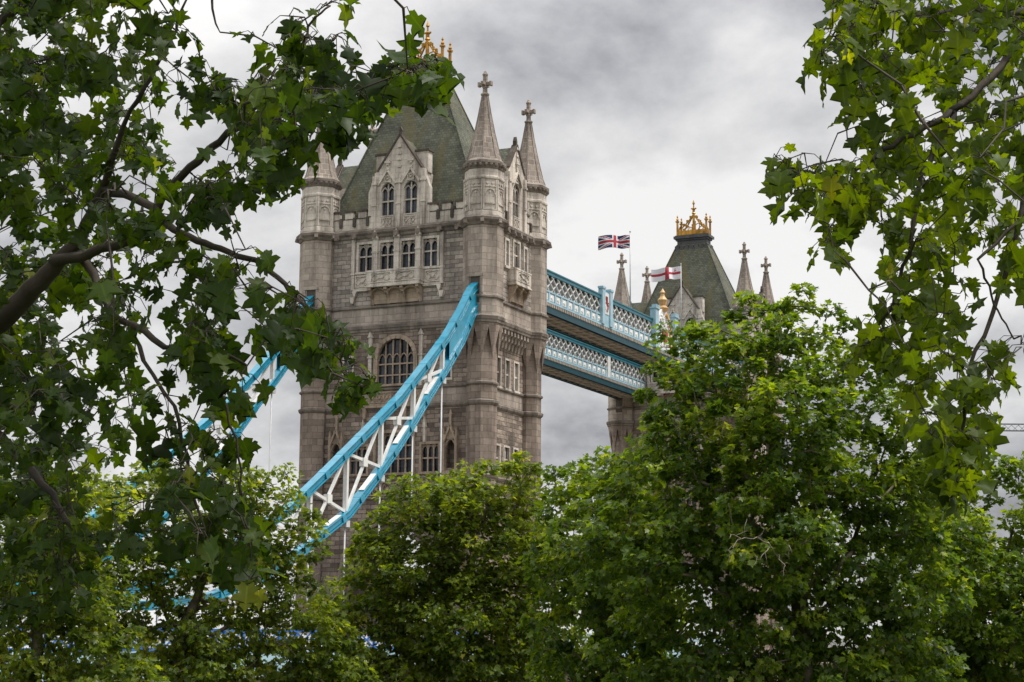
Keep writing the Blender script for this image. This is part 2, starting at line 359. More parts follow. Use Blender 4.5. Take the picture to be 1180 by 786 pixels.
def arch_pts(uc, hw, zs, rise, n=12, pointed=False):
    """left to right over the head of an opening"""
    pts = []
    if pointed:
        c = (rise * rise - hw * hw) / (2 * hw); r = hw + c
        a1 = math.atan2(rise, c)
        for i in range(n // 2 + 1): a = a1 * i / (n // 2); pts.append((uc - (r * math.cos(a) - c), zs + r * math.sin(a)))
        pts += [(2 * uc - u, z) for u, z in reversed(pts[:-1])]
    else:
        for i in range(n + 1): a = math.pi * (1 - i / n); pts.append((uc + hw * math.cos(a), zs + rise * math.sin(a)))
    return pts
def spandrels(mb, f, uc, hw, zs, ztop, rise, d0, d1, pointed=False):
    mb.f = f; ap = arch_pts(uc, hw, zs, rise, 12, pointed); k = len(ap) // 2
    mb.prism([(uc - hw, ztop)] + ap[:k + 1] + ([(uc, ztop)] if ztop - zs > rise + 1e-3 else []), d0, d1)
    mb.prism([(uc + hw, ztop)] + ap[:k - 1:-1] + ([(uc, ztop)] if ztop - zs > rise + 1e-3 else []), d0, d1)
def arch_bar(mb, f, uc, hw, zs, rise, w_, d_, o, pointed=False, n=12):
    pts = arch_pts(uc, hw, zs, rise, n, pointed)
    mb.f = f
    for (a, b), (c, d) in zip(pts[:-1], pts[1:]):
        t = Vector((c - a, 0, d - b)).normalized(); nrm = Vector((-t.z, 0, t.x)) * w_ / 2; e = t * 0.01
        mb.prism([(a - e.x - nrm.x, b - e.z - nrm.z), (c + e.x - nrm.x, d + e.z - nrm.z), (c + e.x + nrm.x, d + e.z + nrm.z), (a - e.x + nrm.x, b - e.z + nrm.z)], o - d_ / 2, o + d_ / 2)

def window(parent, f, uc, z0, z1, w_, lights=2, transoms=(0.5,), mat='pale', surround=0.2, proud=0.09, head=True, arch=None, depth=0.34, sill=True):
    """stone frame with mullions and pointed light heads, and a glass pane behind them"""
    m = MB(f); hw = w_ / 2; s = surround
    zs = z1 if not arch else z1 - arch
    if s:
        m.box(uc - hw - s, uc - hw + 0.004, -0.2, proud, z0, zs); m.box(uc + hw - 0.004, uc + hw + s, -0.2, proud, z0, zs)
        if sill: m.box(uc - hw - s - 0.05, uc + hw + s + 0.05, -0.2, proud + 0.1, z0 - 0.22, z0)
        if not arch: m.box(uc - hw - s, uc + hw + s, -0.2, proud, z1, z1 + s)
        else: arch_bar(m, f, uc, hw + s * 0.5, zs, arch + s * 0.5, s, proud + 0.2, (proud - 0.2) / 2, arch > hw * 1.02)
    lw = w_ / lights; mu = 0.13
    for i in range(1, lights):
        u = uc - hw + lw * i
        top = z1 if not arch else zs + arch * math.sqrt(max(0.05, 1 - ((u - uc) / hw) ** 2)) - 0.05
        m.box(u - mu / 2, u + mu / 2, -0.24, -0.08, z0, top)
    for t_ in transoms:
        z = z0 + (zs - z0) * t_; m.box(uc - hw, uc + hw, -0.235, -0.085, z - 0.07, z + 0.07)
    if head:
        for i in range(lights):
            u = uc - hw + lw * (i + 0.5)
            zh = (z1 - lw * 1.0) if not arch else zs - lw * 0.15
            arch_bar(m, f, u, lw / 2, zh, lw * 0.8, 0.1, 0.13, -0.16, True, 8)
            if not arch:
                m.f = f
                m.prism([(u - lw / 2, z1), (u - lw / 2, zh + lw * 0.45), (u - lw * 0.12, z1 - lw * 0.1), (u - lw * 0.12, z1)], -0.21, -0.1)
                m.prism([(u + lw / 2, z1), (u + lw / 2, zh + lw * 0.45), (u + lw * 0.12, z1 - lw * 0.1), (u + lw * 0.12, z1)], -0.21, -0.1)
    o = m.build('window', M[mat], parent)
    a_, b_ = random.uniform(-.05, .05), random.uniform(-.06, .06)
    p = MB(f); p.add([(uc - hw - 0.02, -depth - a_ - b_, z0 - 0.02), (uc + hw + 0.02, -depth + a_ - b_, z0 - 0.02), (uc + hw + 0.02, -depth + a_ + b_, z1 + 0.02), (uc - hw - 0.02, -depth - a_ + b_, z1 + 0.02)], [(0, 1, 2, 3)])
    p.build('pane', M['glass'], o)
    return o

def carved_panel(mb, f, u0, u1, z0, z1, o0=0.0, pr=0.1, cells=1):
    """framed sunk panel with a lozenge and ring, as on the blind tracery"""
    mb.f = f; fr = 0.1
    mb.box(u0, u1, o0 - 0.02, o0 + pr, z0, z0 + fr); mb.box(u0, u1, o0 - 0.02, o0 + pr, z1 - fr, z1)
    cw = (u1 - u0) / cells
    for i in range(cells + 1):
        u = u0 + cw * i; a, b = (u, u + fr) if i == 0 else ((u - fr, u) if i == cells else (u - fr / 2, u + fr / 2))
        mb.box(a, b, o0 - 0.015, o0 + pr - 0.003, z0 + fr, z1 - fr)
    for i in range(cells):
        uc, zc = u0 + cw * (i + 0.5), (z0 + z1) / 2; rx, rz = cw / 2 - fr * 0.7, (z1 - z0) / 2 - fr * 0.9
        pts = [(uc + rx * math.cos(a) , o0 + pr * 0.45, zc + rz * math.sin(a)) for a in [k * math.pi / 4 for k in range(9)]]
        for a, b in zip(pts[:-1], pts[1:]): mb.beam(a, b, 0.06, pr * 0.8, (0, 1, 0))
        for sx in (-1, 1): mb.beam((uc - sx * rx * 0.8, o0 + pr * 0.35, zc - rz * 0.8), (uc + sx * rx * 0.8, o0 + pr * 0.35, zc + rz * 0.8), 0.06, pr * 0.6, (0, 1, 0))
        mb.prism([(uc - rx * 0.35, zc), (uc, zc - rz * 0.35), (uc + rx * 0.35, zc), (uc, zc + rz * 0.35)], o0, o0 + pr * 1.1)

LEDGE = {  # height: (profile of projection, z) pairs, bottom to top
    'course_high': (38.05, [(0.0, 0.0), (0.12, 0.05), (0.18, 0.3), (0.38, 0.5), (0.42, 0.72), (0.30, 0.78), (0.1, 0.98)]),
    'course_band_top': (31.05, [(0.0, 0.0), (0.16, 0.1), (0.17, 0.26), (0.0, 0.36)]),
    'course_band_foot': (28.75, [(0.0, 0.0), (0.1, 0.06), (0.12, 0.26), (0.2, 0.34), (0.26, 0.62), (0.05, 0.8)]),
    'course_mid': (22.98, [(0.0, 0.0), (0.16, 0.1), (0.17, 0.26), (0.0, 0.36)]),
    'course_sill': (21.1, [(0.0, 0.0), (0.1, 0.08), (0.2, 0.22), (0.22, 0.42), (0.03, 0.52)]),
    'course_low': (14.3, [(0.0, 0.0), (0.12, 0.1), (0.2, 0.3), (0.03, 0.42)]),
    'course_gate': (12.6, [(0.0, 0.0), (0.14, 0.1), (0.15, 0.25), (0.0, 0.34)]),
}
R_UP, R_LO, R_BEL = 1.93, 1.44, 1.86

def ledge_walls(mb, z, prof):
    up = z > 28.0
    for f, hl in ((FN, 7.3), (FS, 7.3), (FWU if up else FWL, 3.45), (FEU if up else FEL, 3.45)):
        mb.f = f
        if not up: hl += 0.45 if hl > 5 else 0.3
        n = len(prof); pts = [(-hl, o, z + h) for o, h in prof] + [(hl, o, z + h) for o, h in prof]
        mb.add(pts, [(i, i + 1, n + i + 1, n + i) for i in range(n - 1)])

def tower(name, label, loc):
    T = empty(name, (0, 0, 0)); tag(T, label, 'bridge tower', 'twin stone bridge towers')
    # openings on the river-bank face and the short face
    N_up = [(-3.55, 1.5), (-1.16, 1.5), (1.16, 1.5), (3.55, 1.5)]
    w_hi = [(u - b / 2, u + b / 2, 34.75, 37.5) for u, b in N_up]
    w_arch = [(-1.95, 1.95, 23.6, 28.0)]
    w_small = [(-5.7, -4.75, 23.9, 26.4), (4.95, 5.9, 23.9, 26.4)]
    w_lo = [(-4.75, -2.95, 15.1, 17.7), (-1.95, 1.95, 15.1, 18.9), (2.95, 4.75, 15.1, 17.7)]
    niche = [(-6.75, -5.75, 15.4, 18.2, 0.7), (5.55, 6.55, 15.4, 18.2, 0.7)]
    gate = [(-5.0, 5.0, DECK - 9, H_GATE, 6.0)]
    lo = MB(); up = MB(); band = MB()
    wall(lo, FN, -8.2, 8.2, DECK - 9, 14.72, gate)
    wall(lo, FN, -8.2, 8.2, 14.72, 21.1, w_lo + niche)
    wall(lo, FN, -8.2, 8.2, 23.34, 28.8, w_arch + w_small)
    for f in (FS,): wall(lo, f, -8.2, 8.2, DECK - 9, 28.8, [(-5.0, 5.0, DECK - 9, H_GATE, 3.0)])
    WL = [(-2.05, 0.95, 23.4, 26.1), (0.0, 0.95, 23.4, 26.1), (2.05, 0.95, 23.4, 26.1)]
    WLL = [(-2.05, 0.9, 15.4, 17.7), (0.0, 1.15, 15.4, 17.7), (2.05, 0.9, 15.4, 17.7)]
    hw_ = lambda L: [(u - b / 2, u + b / 2, c, d) for u, b, c, d in L]
    wall(lo, FWL, -4.4, 4.4, DECK - 9, 21.1, hw_(WLL)); wall(lo, FWL, -4.4, 4.4, 23.3, 28.9, hw_(WL))
    wall(lo, FEL, -4.4, 4.4, DECK - 9, 28.9)
    spandrels(lo, FN, 0, 5.0, 5.2, H_GATE, H_GATE - 5.2 - 0.15, -6.0, -0.004, True)
    spandrels(lo, FN, 0, 1.95, 26.05, 28.0, 1.95, -0.42, -0.004)
    for u in (-6.25, 6.05): spandrels(lo, FN, u, 0.5, 17.3, 18.2, 0.85, -0.5, -0.004, True); lo.f = FN; lo.add([(u - .5, -.7, 15.4), (u + .5, -.7, 15.4), (u + .5, -.7, 18.2), (u - .5, -.7, 18.2)], [(0, 1, 2, 3)])
    lo.build('wall', M['rock'], T)
    # ashlar bands between the string courses
    wall(band, FN, -8.2, 8.2, 21.1, 23.34); wall(band, FS, -8.2, 8.2, 21.1, 23.34)
    wall(band, FWL, -4.4, 4.4, 21.1, 23.3); wall(band, FEL, -4.4, 4.4, 21.1, 23.3)
    wall(band, FN, -8.2, 8.2, 28.8, 31.1); wall(band, FS, -8.2, 8.2, 28.8, 31.1)
    wall(band, FWU, -4.4, 4.4, 28.9, 31.1); wall(band, FEU, -4.4, 4.4, 28.9, 31.1)
    band.f = FWU; band.add([(-4.4, 0, 28.9), (4.4, 0, 28.9), (4.4, X0L - X0U, 28.9), (-4.4, X0L - X0U, 28.9)], [(0, 1, 2, 3)])
    band.build('ashlar_band', M['ashlar_up'], T)
    wall(up, FN, -8.2, 8.2, 31.1, 38.1, w_hi); wall(up, FS, -8.2, 8.2, 31.1, 38.1)
    WU = [(-2.15, 0.62, 34.9, 37.4), (0.0, 1.3, 34.9, 37.6), (2.15, 0.62, 34.9, 37.4)]
    wall(up, FWU, -4.4, 4.4, 31.1, 38.1, hw_(WU)); wall(up, FEU, -4.4, 4.4, 31.1, 38.1)
    up.build('wall', M['rock_up'], T)
    # string courses, one ring each
    for nm, (z, prof) in LEDGE.items():
        m = MB(); ledge_walls(m, z, prof); m.f = None
        r0 = R_UP if z > 28.0 else R_LO
        for sx in (-1, 1):
            for sy in (-1, 1): m.lathe((sx * TX, sy * TY), [(r0 + o + 0.01, z + h) for o, h in prof], 8)
        if nm == 'course_high':   # carved heads along the cornice
            for f, us in ((FN, [-6.6, -4.7, -2.35, 0.0, 2.35, 4.7, 6.6]), (FWU, [-2.9, -1.4, 0, 1.4, 2.9])):
                m.f = f
                for u in us: m.box(u - 0.22, u + 0.22, 0.2, 0.62, 38.12, 38.52); m.box(u - 0.14, u + 0.14, 0.3, 0.7, 37.98, 38.2)
            m.f = None
            for sx in (-1, 1):
                for sy in (-1, 1):
                    for k in range(8):
                        a = math.pi / 8 + k * math.pi / 4; c_, s_ = math.cos(a), math.sin(a)
                        m.beam((sx * TX + c_ * 1.9, sy * TY + s_ * 1.9, 38.3), (sx * TX + c_ * 2.4, sy * TY + s_ * 2.4, 38.42), 0.34, 0.36)
        m.build('string_course', M['ledge'], T)
    # ---- windows of the river-bank face
    for u, b in N_up: window(T, FN, u, 34.75, 37.5, b, 2, (0.56,), 'pale', 0.24, 0.12)
    window(T, FN, 0, 23.6, 28.0, 3.9, 5, (0.36, 0.8), 'buff', 0.42, 0.16, True, 1.95)
    for u in (-5.225, 5.425): window(T, FN, u, 23.9, 26.4, 0.95, 1, (0.5,), 'pale', 0.16, 0.08, False)
    window(T, FN, -3.85, 15.1, 17.7, 1.8, 3, (0.5,), 'buff', 0.22, 0.1)
    window(T, FN, 3.85, 15.1, 17.7, 1.8, 3, (0.5,), 'buff', 0.22, 0.1)
    window(T, FN, 0, 15.1, 18.9, 3.9, 5, (0.35, 0.68), 'buff', 0.28, 0.12)
    for u, b, c, d in WU: window(T, FWU, u, c, d, b, 2 if b > 1 else 1, (0.55,), 'pale', 0.22, 0.12)
    for u, b, c, d in WL: window(T, FWL, u, c, d, b, 2, (0.5,), 'pale', 0.17, 0.09, False)
    for u, b, c, d in WLL: window(T, FWL, u, c, d, b, 2, (0.5,), 'pale', 0.17, 0.09, False)
    # ---- pale dressings: piers between the windows, panels, pilasters, friezes
    d = MB(FN)
    def cut():
        nonlocal d
        d.build('pilaster', M['pale'], T); d = MB(FN)
    for u in (-2.35, 0.0, 2.35):
        d.box(u - 0.26, u + 0.26, 0.125, 0.36, 34.4, 37.9); d.prism([(u - 0.3, 37.9), (u + 0.3, 37.9), (u, 38.75)], 0.1, 0.5); d.box(u - 0.34, u + 0.34, 0.12, 0.42, 36.5, 36.66); cut()
    for u in (-4.85, 4.85): d.box(u - 0.16, u + 0.16, 0.0, 0.26, 33.0, 38.0); d.box(u - 0.22, u + 0.22, 0.0, 0.32, 34.5, 34.66); d.prism([(u - .24, 32.3), (u + .24, 32.3), (u + .14, 31.7), (u - .14, 31.7)], 0, 0.3); cut()
    for s in (-1, 1):
        a, b = sorted((s * 4.69, s * 2.95)); d.box(a, b, 0.0, 0.1, 33.1, 34.5); carved_panel(d, FN, a + 0.1, b - 0.05, 33.25, 34.4, 0.1, 0.1); d.f = FN
        d.box(a - 0.1, b + 0.1, 0.0, 0.28, 32.85, 33.08); d.prism([(s * 4.6 - 0.25, 32.85), (s * 4.6 + 0.25, 32.85), (s * 4.6, 32.2)], 0.0, 0.3); d.build('carved_panel', M['pale'], T); d = MB(FN)
    for s in (-1, 1):
        u = s * 2.75; d.box(u - 0.17, u + 0.17, 0.0, 0.24, 23.3, 28.2); d.prism([(u - 0.25, 28.2), (u + 0.25, 28.2), (u, 28.75)], 0.0, 0.34); d.box(u - .25, u + .25, 0, .32, 26.2, 26.36); d.box(u - .25, u + .25, 0, .32, 24.5, 24.62); cut()
        u = s * 3.3; d.box(u - 0.12, u + 0.12, 0.0, 0.3, 17.9, 19.3); d.prism([(u - 0.2, 19.3), (u + 0.2, 19.3), (u, 20.4)], 0.0, 0.34); cut()
    fz = MB(FN); fz.box(-2.9, 2.9, 0.0, 0.14, 21.75, 22.9); carved_panel(fz, FN, -2.75, 2.75, 21.8, 22.85, 0.14, 0.1, 7); fz.f = FN; fz.box(-3.1, 3.1, 0.0, 0.4, 21.35, 21.72)
    for u in (-3.2, -1.2, 1.2, 3.2): fz.prism([(u - .2, 21.35), (u + .2, 21.35), (u + .12, 20.3), (u - .12, 20.3)], 0.0, 0.34)
    fz.build('frieze', M['buff'], T); fz = MB(FN)
    carved_panel(fz, FN, -3.6, 3.6, 12.95, 14.25, 0.0, 0.14, 6)
    fz.build('frieze', M['buff'], T)
    # niches with gabled canopies
    for u in (-6.25, 6.05):
        m = MB(FN)
        for s in (-1, 1): m.box(u + s * 0.66 - 0.12, u + s * 0.66 + 0.12, 0.0, 0.42, 15.0, 18.4); m.prism([(u + s * .66 - .16, 18.4), (u + s * .66 + .16, 18.4), (u + s * .66, 19.3)], 0.02, 0.4)
        for s in (-1, 1): m.beam((u + s * 0.7, 0.22, 17.7), (u, 0.22, 19.35), 0.44, 0.16, (0, 0, 1))
        m.prism([(u - 0.55, 18.1), (u + 0.55, 18.1), (u, 19.2)], 0.0, 0.2)
        m.box(u - 0.1, u + 0.1, 0.05, 0.3, 19.2, 20.4); m.prism([(u - .13, 20.4), (u + .13, 20.4), (u, 20.9)], 0.04, .3)
        m.box(u - 0.7, u + 0.7, 0.0, 0.45, 14.75, 15.1); m.prism([(u - .5, 14.75), (u + .5, 14.75), (u, 13.9)], 0.0, 0.3)
        arch_bar(m, FN, u, 0.52, 17.3, 0.85, 0.14, 0.3, 0.1, True); m.f = FN
        for k in range(3):
            for s in (-1, 1): t_ = (k + 0.6) / 3.2; m.box(u + s * (0.72 * (1 - t_)) - 0.09, u + s * (0.72 * (1 - t_)) + 0.09, 0.1, 0.4, 17.8 + 1.6 * t_, 17.98 + 1.6 * t_)
        m.build('niche', M['buff'], T)
    # gate arch mouldings
    m = MB(FN)
    for k, (e, o) in enumerate(((0.15, 0.16), (0.55, 0.1), (-0.3, -0.35), (-0.75, -0.8))): arch_bar(m, FN, 0, 5.0 + e, 5.2, H_GATE - 5.2 - 0.15 + e, 0.3, 0.3, o, True, 20)
    m.build('gate_arch', M['ashlar'], T)
    # ---- balconies
    def balcony(f, hw, z0, pr, ncell, nbr):
        m = MB(f)
        m.box(-hw, hw, 0.0, pr, z0 - 0.28, z0); m.box(-hw - 0.1, hw + 0.1, 0.0, pr + 0.1, z0 - 0.36, z0 - 0.22); m.box(-hw - 0.06, hw + 0.06, pr - 0.22, pr + 0.06, z0 + 1.12, z0 + 1.3)
        m.box(-hw, hw, pr - 0.14, pr - 0.06, z0, z0 + 1.12)
        for i in range(ncell + 1):
            u = -hw + 0.2 + (2 * hw - 0.4) * i / ncell; m.box(u - 0.2, u + 0.2, pr - 0.2, pr + 0.02, z0, z0 + 1.12)
        cw = (2 * hw - 0.4) / ncell
        for i in range(ncell): u = -hw + 0.2 + cw * i; carved_panel(m, f, u + 0.2, u + cw - 0.2, z0 + 0.05, z0 + 1.08, pr - 0.06, 0.1); m.f = f
        for s in (-1, 1): m.box(s * hw - 0.08, s * hw + 0.08, 0.0, pr - 0.02, z0, z0 + 1.12); m.box(s * hw - .14, s * hw + .14, 0.0, pr, z0 + 1.12, z0 + 1.3)
        b = m.build('balcony', M['pale'], T)
        c = MB(f)
        c.prism([(-hw + .1, z0 - 0.36), (hw - .1, z0 - 0.36), (hw - 0.5, z0 - 1.9), (-hw + 0.5, z0 - 1.9)], 0.0, 0.22)
        for i in range(nbr):
            u = -hw + 0.25 + (2 * hw - 0.5) * i / (nbr - 1)
            pp = [(0.0, z0 - 2.0), (0.18, z0 - 1.95), (0.3, z0 - 1.4), (0.55, z0 - 1.1), (0.7, z0 - 0.75), (pr, z0 - 0.6), (pr, z0 - 0.36), (0.0, z0 - 0.36)]
            n = len(pp); P = [(u - 0.16, o, z) for o, z in pp] + [(u + 0.16, o, z) for o, z in pp]
            c.add(P, [tuple(range(n)), tuple(range(2 * n - 1, n - 1, -1))] + [(i2, (i2 + 1) % n, n + (i2 + 1) % n, n + i2) for i2 in range(n)])
            if i < nbr - 1:
                nu = u + (2 * hw - 0.5) / (nbr - 1); arch_bar(c, f, (u + nu) / 2, (nu - u) / 2, z0 - 1.1, 0.65, 0.14, pr * 0.7, pr * 0.36); c.f = f
        c.build('bracket', M['buff'], b)
    balcony(FN, 2.85, 33.35, 0.95, 2, 4)
    balcony(FWU, 1.75, 33.5, 0.85, 1, 3)
    # corbel table on the short face
    m = MB(FWL)
    for i in range(9):
        u = -3.0 + 6.0 * i / 8
        pp = [(0.0, 27.0), (0.2, 27.1), (0.3, 27.6), (0.55, 27.8), (0.6, 28.2), (0.86, 28.35), (0.86, 28.9), (0.0, 28.9)]
        n = len(pp); P = [(u - 0.17, o, z) for o, z in pp] + [(u + 0.17, o, z) for o, z in pp]
        m.add(P, [tuple(range(n)), tuple(range(2 * n - 1, n - 1, -1))] + [(k, (k + 1) % n, n + (k + 1) % n, n + k) for k in range(n)])
    m.build('corbel_table', M['ashlar_up'], T)
    # ---- parapet with battlements
    for f, segs in ((FN, [(-7.6, -3.1), (3.1, 7.6)]), (FS, [(-7.6, -3.1), (3.1, 7.6)]), (FWU, [(-3.6, -2.1), (2.1, 3.6)]), (FEU, [(-3.6, -2.1), (2.1, 3.6)])):
        for a, b in segs:
            m = MB(f); c = MB(f)
            m.box(a, b, -0.45, -0.02, 38.9, 40.15)
            n = max(1, round((b - a) / 1.5)); st = (b - a) / n; c.box(a, b, -.5, .03, 40.13, 40.2)
            for i in range(n):
                u = a + st * i; m.box(u + 0.1, u + st * 0.66, -0.45, -0.03, 40.15, 40.85); c.box(u + 0.04, u + st * 0.66 + 0.06, -0.52, 0.06, 40.85, 41.05)
                c.box(u + st * 0.66 + 0.06, u + st + 0.04, -0.52, 0.06, 40.15, 40.3)
                c.box(u + st * 0.8 - 0.12, u + st * 0.8 + 0.16, -0.02, 0.2, 39.35, 40.15)
            p = m.build('battlement', M['pale'], T); c.build('coping', M['dark_stone'], p)
    # ---- dormers
    def dormer(f, hw, zap, zeave, nwin, detail):
        m = MB(f); holes = []; ww = 1.5 if nwin == 2 else 1.5
        ucs = [-1.27, 1.27] if nwin == 2 else [0.0]
        zw0, zw1 = 40.2, 43.45
        for u in ucs: holes.append((u - ww / 2, u + ww / 2, zw0, zw1))
        wall(m, f, -hw, hw, 38.9, zeave, holes if detail else [], 0.4)
        if detail:
            for u in ucs: spandrels(m, f, u, ww / 2, zw1 - 0.8, zw1, 0.8, -0.4, -0.004, True)
        m.f = f
        gw = hw - .4 if nwin == 2 else hw - .1; m.prism([(-hw, zeave), (hw, zeave), (hw, zeave + .25), (gw, zeave + .35), (0, zap), (-gw, zeave + .35), (-hw, zeave + .25)], -0.5, 0.0)
        for s in (-1, 1):
            m.add([(s * hw, 0, 38.9), (s * hw, 0, zeave), (s * hw, -3.6, zeave), (s * hw, -3.6, 38.9)], [(0, 1, 2, 3)])
            m.box(*sorted((s * hw, s * (hw + 0.02))), -0.4, 0.0, 38.9, zeave)
            a, b = sorted((s * (hw - 0.02), s * (hw + 0.62))); m.prism([(a, 38.9), (b, 38.9), (b, 42.6) if s > 0 else (b, 44.2), (a, 44.2) if s > 0 else (a, 42.6)], -0.5, 0.05)
            a, b = sorted((s * (hw - 0.28), s * (hw + 0.14))); m.box(a, b, -0.3, 0.2, 38.9, zeave - 0.1); m.box(a - .05, b + .05, -.3, .28, 41.2, 41.4); m.box(a - .05, b + .05, -.3, .28, 43.3, 43.5)
            if nwin == 2: a, b = sorted((s * 1.5, s * (hw + 0.12))); m.box(a, b, -1.4, -0.52, zeave, zeave + 2.1)
        if nwin == 2: m.box(-0.2, 0.2, -0.02, 0.2, 38.9, zeave - 0.2); m.box(-.26, .26, 0, .28, 41.2, 41.4); m.box(-.26, .26, 0, .28, 43.3, 43.5)
        if detail:
            for u in ucs:
                carved_panel(m, f, u - 0.75, u + 0.75, 38.98, 40.0, 0.0, 0.1, 2); m.f = f
                for s in (-1, 1): m.beam((u + s * 0.98, 0.1, zw1 - 0.15), (u, 0.1, zw1 + 1.25), 0.26, 0.17, (0, 0, 1))
                carved_panel(m, f, u - 0.4, u + 0.4, zw1 + 0.05, zw1 + 0.75, 0.0, 0.1); m.f = f
                for dz in (1.3, 1.75, 2.1): m.box(u - 0.24 + dz * 0.05, u + 0.24 - dz * 0.05, 0.0, 0.16, zw1 + dz, zw1 + dz + 0.2)
                m.box(u - 0.3, u + 0.3, 0.0, 0.22, zw1 + 1.95, zw1 + 2.15)
            for z in (44.9, 45.6, 46.2, 46.9): m.box(-0.2, 0.2, 0.0, 0.14, z, z + 0.22); m.box(-0.1, 0.1, 0.0, 0.1, z + .22, z + .4)
        D = m.build('dormer', M['pale'], T)
        c = MB(f)
        for s in (-1, 1): c.beam((s * (gw + .1), -0.2, zeave + .35), (0, -0.2, zap + 0.12), 0.62, 0.17, (0, 0, 1))
        c.box(-0.16, 0.16, -0.36, 0.0, zap, zap + 0.5); c.prism([(-.2, zap + .5), (.2, zap + .5), (0, zap + .95)], -.34, -.02)
        if nwin == 2:
            for s in (-1, 1): a, b = sorted((s * 1.4, s * (hw + 0.25))); c.box(a, b, -1.5, -0.42, zeave + 2.1, zeave + 2.32)
        c.build('coping', M['dark_stone'], D)
        rf = MB(f)
        for s in (-1, 1): rf.add([(s * hw, -0.5, zeave), (0, -0.5, zap - 0.1), (0, -5.0 if nwin == 2 else -6.5, zap - 0.1), (s * hw, -4.2 if nwin == 2 else -5.4, zeave)], [(0, 1, 2, 3)])
        rf.build('dormer_roof', M['slate'], D)
        if detail:
            for u in ucs:
                w_ = MB(f); zs = zw1 - 0.8; mu = 0.12
                w_.box(u - mu / 2, u + mu / 2, -0.3, -0.12, zw0, zw1 - 0.1); w_.box(u - ww / 2, u + ww / 2, -0.29, -0.13, zw0 + 1.35, zw0 + 1.49)
                for s in (-1, 1): arch_bar(w_, f, u + s * ww / 4, ww / 4, zs - 0.25, 0.6, 0.1, 0.14, -0.2, True, 8); w_.f = f
                for s in (-1, 1): w_.box(*sorted((u + s * (ww / 2 - 0.1), u + s * (ww / 2 + 0.01))), -0.38, -0.06, zw0, zs)
                w_.box(u - ww / 2, u + ww / 2, -0.38, 0.08, zw0 - 0.12, zw0)
                for s in (-1, 1): w_.beam((u + s * .1, -.2, zs + .1), (u + s * .38, -.2, zs + .42), 0.07, .12, (0, 1, 0))
                o = w_.build('window', M['pale'], D)
                p = MB(f); p.add([(u - ww / 2, -0.36, zw0), (u + ww / 2, -0.36, zw0), (u + ww / 2, -0.36, zw1), (u - ww / 2, -0.36, zw1)], [(0, 1, 2, 3)]); p.build('pane', M['glass'], o)
    dormer(FN, 2.75, 48.1, 44.3, 2, True); dormer(FWU, 1.85, 47.3, 44.4, 1, True)
    dormer(FS, 2.75, 48.1, 44.3, 2, False); dormer(FEU, 1.85, 47.3, 44.4, 1, False)
    # ---- main roof
    m = MB(); prof = [(8.45, 4.75, 39.6), (7.3, 4.0, 42.6), (5.0, 2.55, 48.4), (2.25, 0.85, 54.9)]
    pts = []
    for bx, by, z in prof: pts += [(-bx, -by, z), (bx, -by, z), (bx, by, z), (-bx, by, z)]
    fs = []
    for i in range(3):
        for k in range(4): fs.append((4 * i + k, 4 * i + (k + 1) % 4, 4 * i + 4 + (k + 1) % 4, 4 * i + 4 + k))
    m.add(pts, fs); R = m.build('roof', M['slate'], T)
    for sx in (-1, 1):
        for sy in (-1, 1): c = MB(); c.chain([(sx * bx, sy * by, z + 0.02) for bx, by, z in prof], 0.26, 0.12); c.build('hip_tiles', M['slate'], R)
    m = MB()   # leaded neck with scalloped skirt
    m.box(-2.2, 2.2, -0.85, 0.85, 54.7, 55.5); m.box(-2.38, 2.38, -1.03, 1.03, 55.5, 55.75); m.box(-2.62, 2.62, -1.27, 1.27, 55.75, 56.12); m.box(-2.45, 2.45, -1.1, 1.1, 56.12, 56.26)
    for i in range(7):
        u = -2.15 + 4.3 * i / 6
        for s in (-1, 1): m.prism([(u - 0.27, 54.75), (u + 0.27, 54.75), (u + 0.27, 54.2), (u + 0.15, 53.95), (u, 53.88), (u - 0.15, 53.95), (u - 0.27, 54.2)], s * 1.06, s * 0.9)
    for i in range(3):
        u = -0.75 + 0.75 * i
        for s in (-1, 1): m.add([(s * 2.52, u - .24, 54.75), (s * 2.52, u + .24, 54.75), (s * 2.55, u + .2, 54.0), (s * 2.55, u - .2, 54.0)], [(0, 1, 2, 3)])
    m.build('lead_neck', M['lead'], R)
    m = MB()   # gilded cresting
    m.box(-2.2, 2.2, -0.9, -0.82, 56.26, 56.95); m.box(-2.2, 2.2, 0.82, 0.9, 56.26, 56.95)
    for s in (-1, 1): m.box(s * 2.2 - 0.04, s * 2.2 + 0.04, -0.82, 0.82, 56.26, 56.95)
    for i in range(9):
        u = -2.2 + 4.4 * i / 8
        for s in (-1, 1): m.box(u - 0.06, u + 0.06, s * 0.86 - 0.08, s * 0.86 + 0.08, 56.26, 57.1)
    for sx in (-1, 1):
        for sy in (-1, 1):
            x, y = sx * 2.15, sy * 0.85
            m.box(x - 0.12, x + 0.12, y - 0.12, y + 0.12, 56.26, 58.3); m.box(x - 0.22, x + 0.22, y - 0.22, y + 0.22, 58.2, 58.4); m.lathe((x, y), [(0.02, 58.35), (0.2, 58.6), (0.06, 58.85), (0.13, 59.0), (0.01, 59.25)], 6)
            a = (x, y, 56.95); b = (0, 0, 59.6)
            P = [(x * (1 - t) , y * (1 - t), 56.95 + 2.5 * t ** 1.4) for t in (0, .2, .4, .6, .8, 1)]
            m.chain(P, 0.12, 0.16)
            for t in (.2, .4, .6, .8):
                k = int(t * 5); q = P[k]; m.box(q[0] - .12, q[0] + .12, q[1] - .1, q[1] + .1, q[2] + .05, q[2] + .38)
    for s in (-1, 1):
        for uc in (-1.1, 1.1): arch_bar(m, None, uc, 0.85, 56.95, 0.9, 0.1, 0.1, s * 0.86, True, 8)
        for uc in (-0.55, 0.55): m.box(uc - .05, uc + .05, s * .86 - .05, s * .86 + .05, 56.95, 58.2)
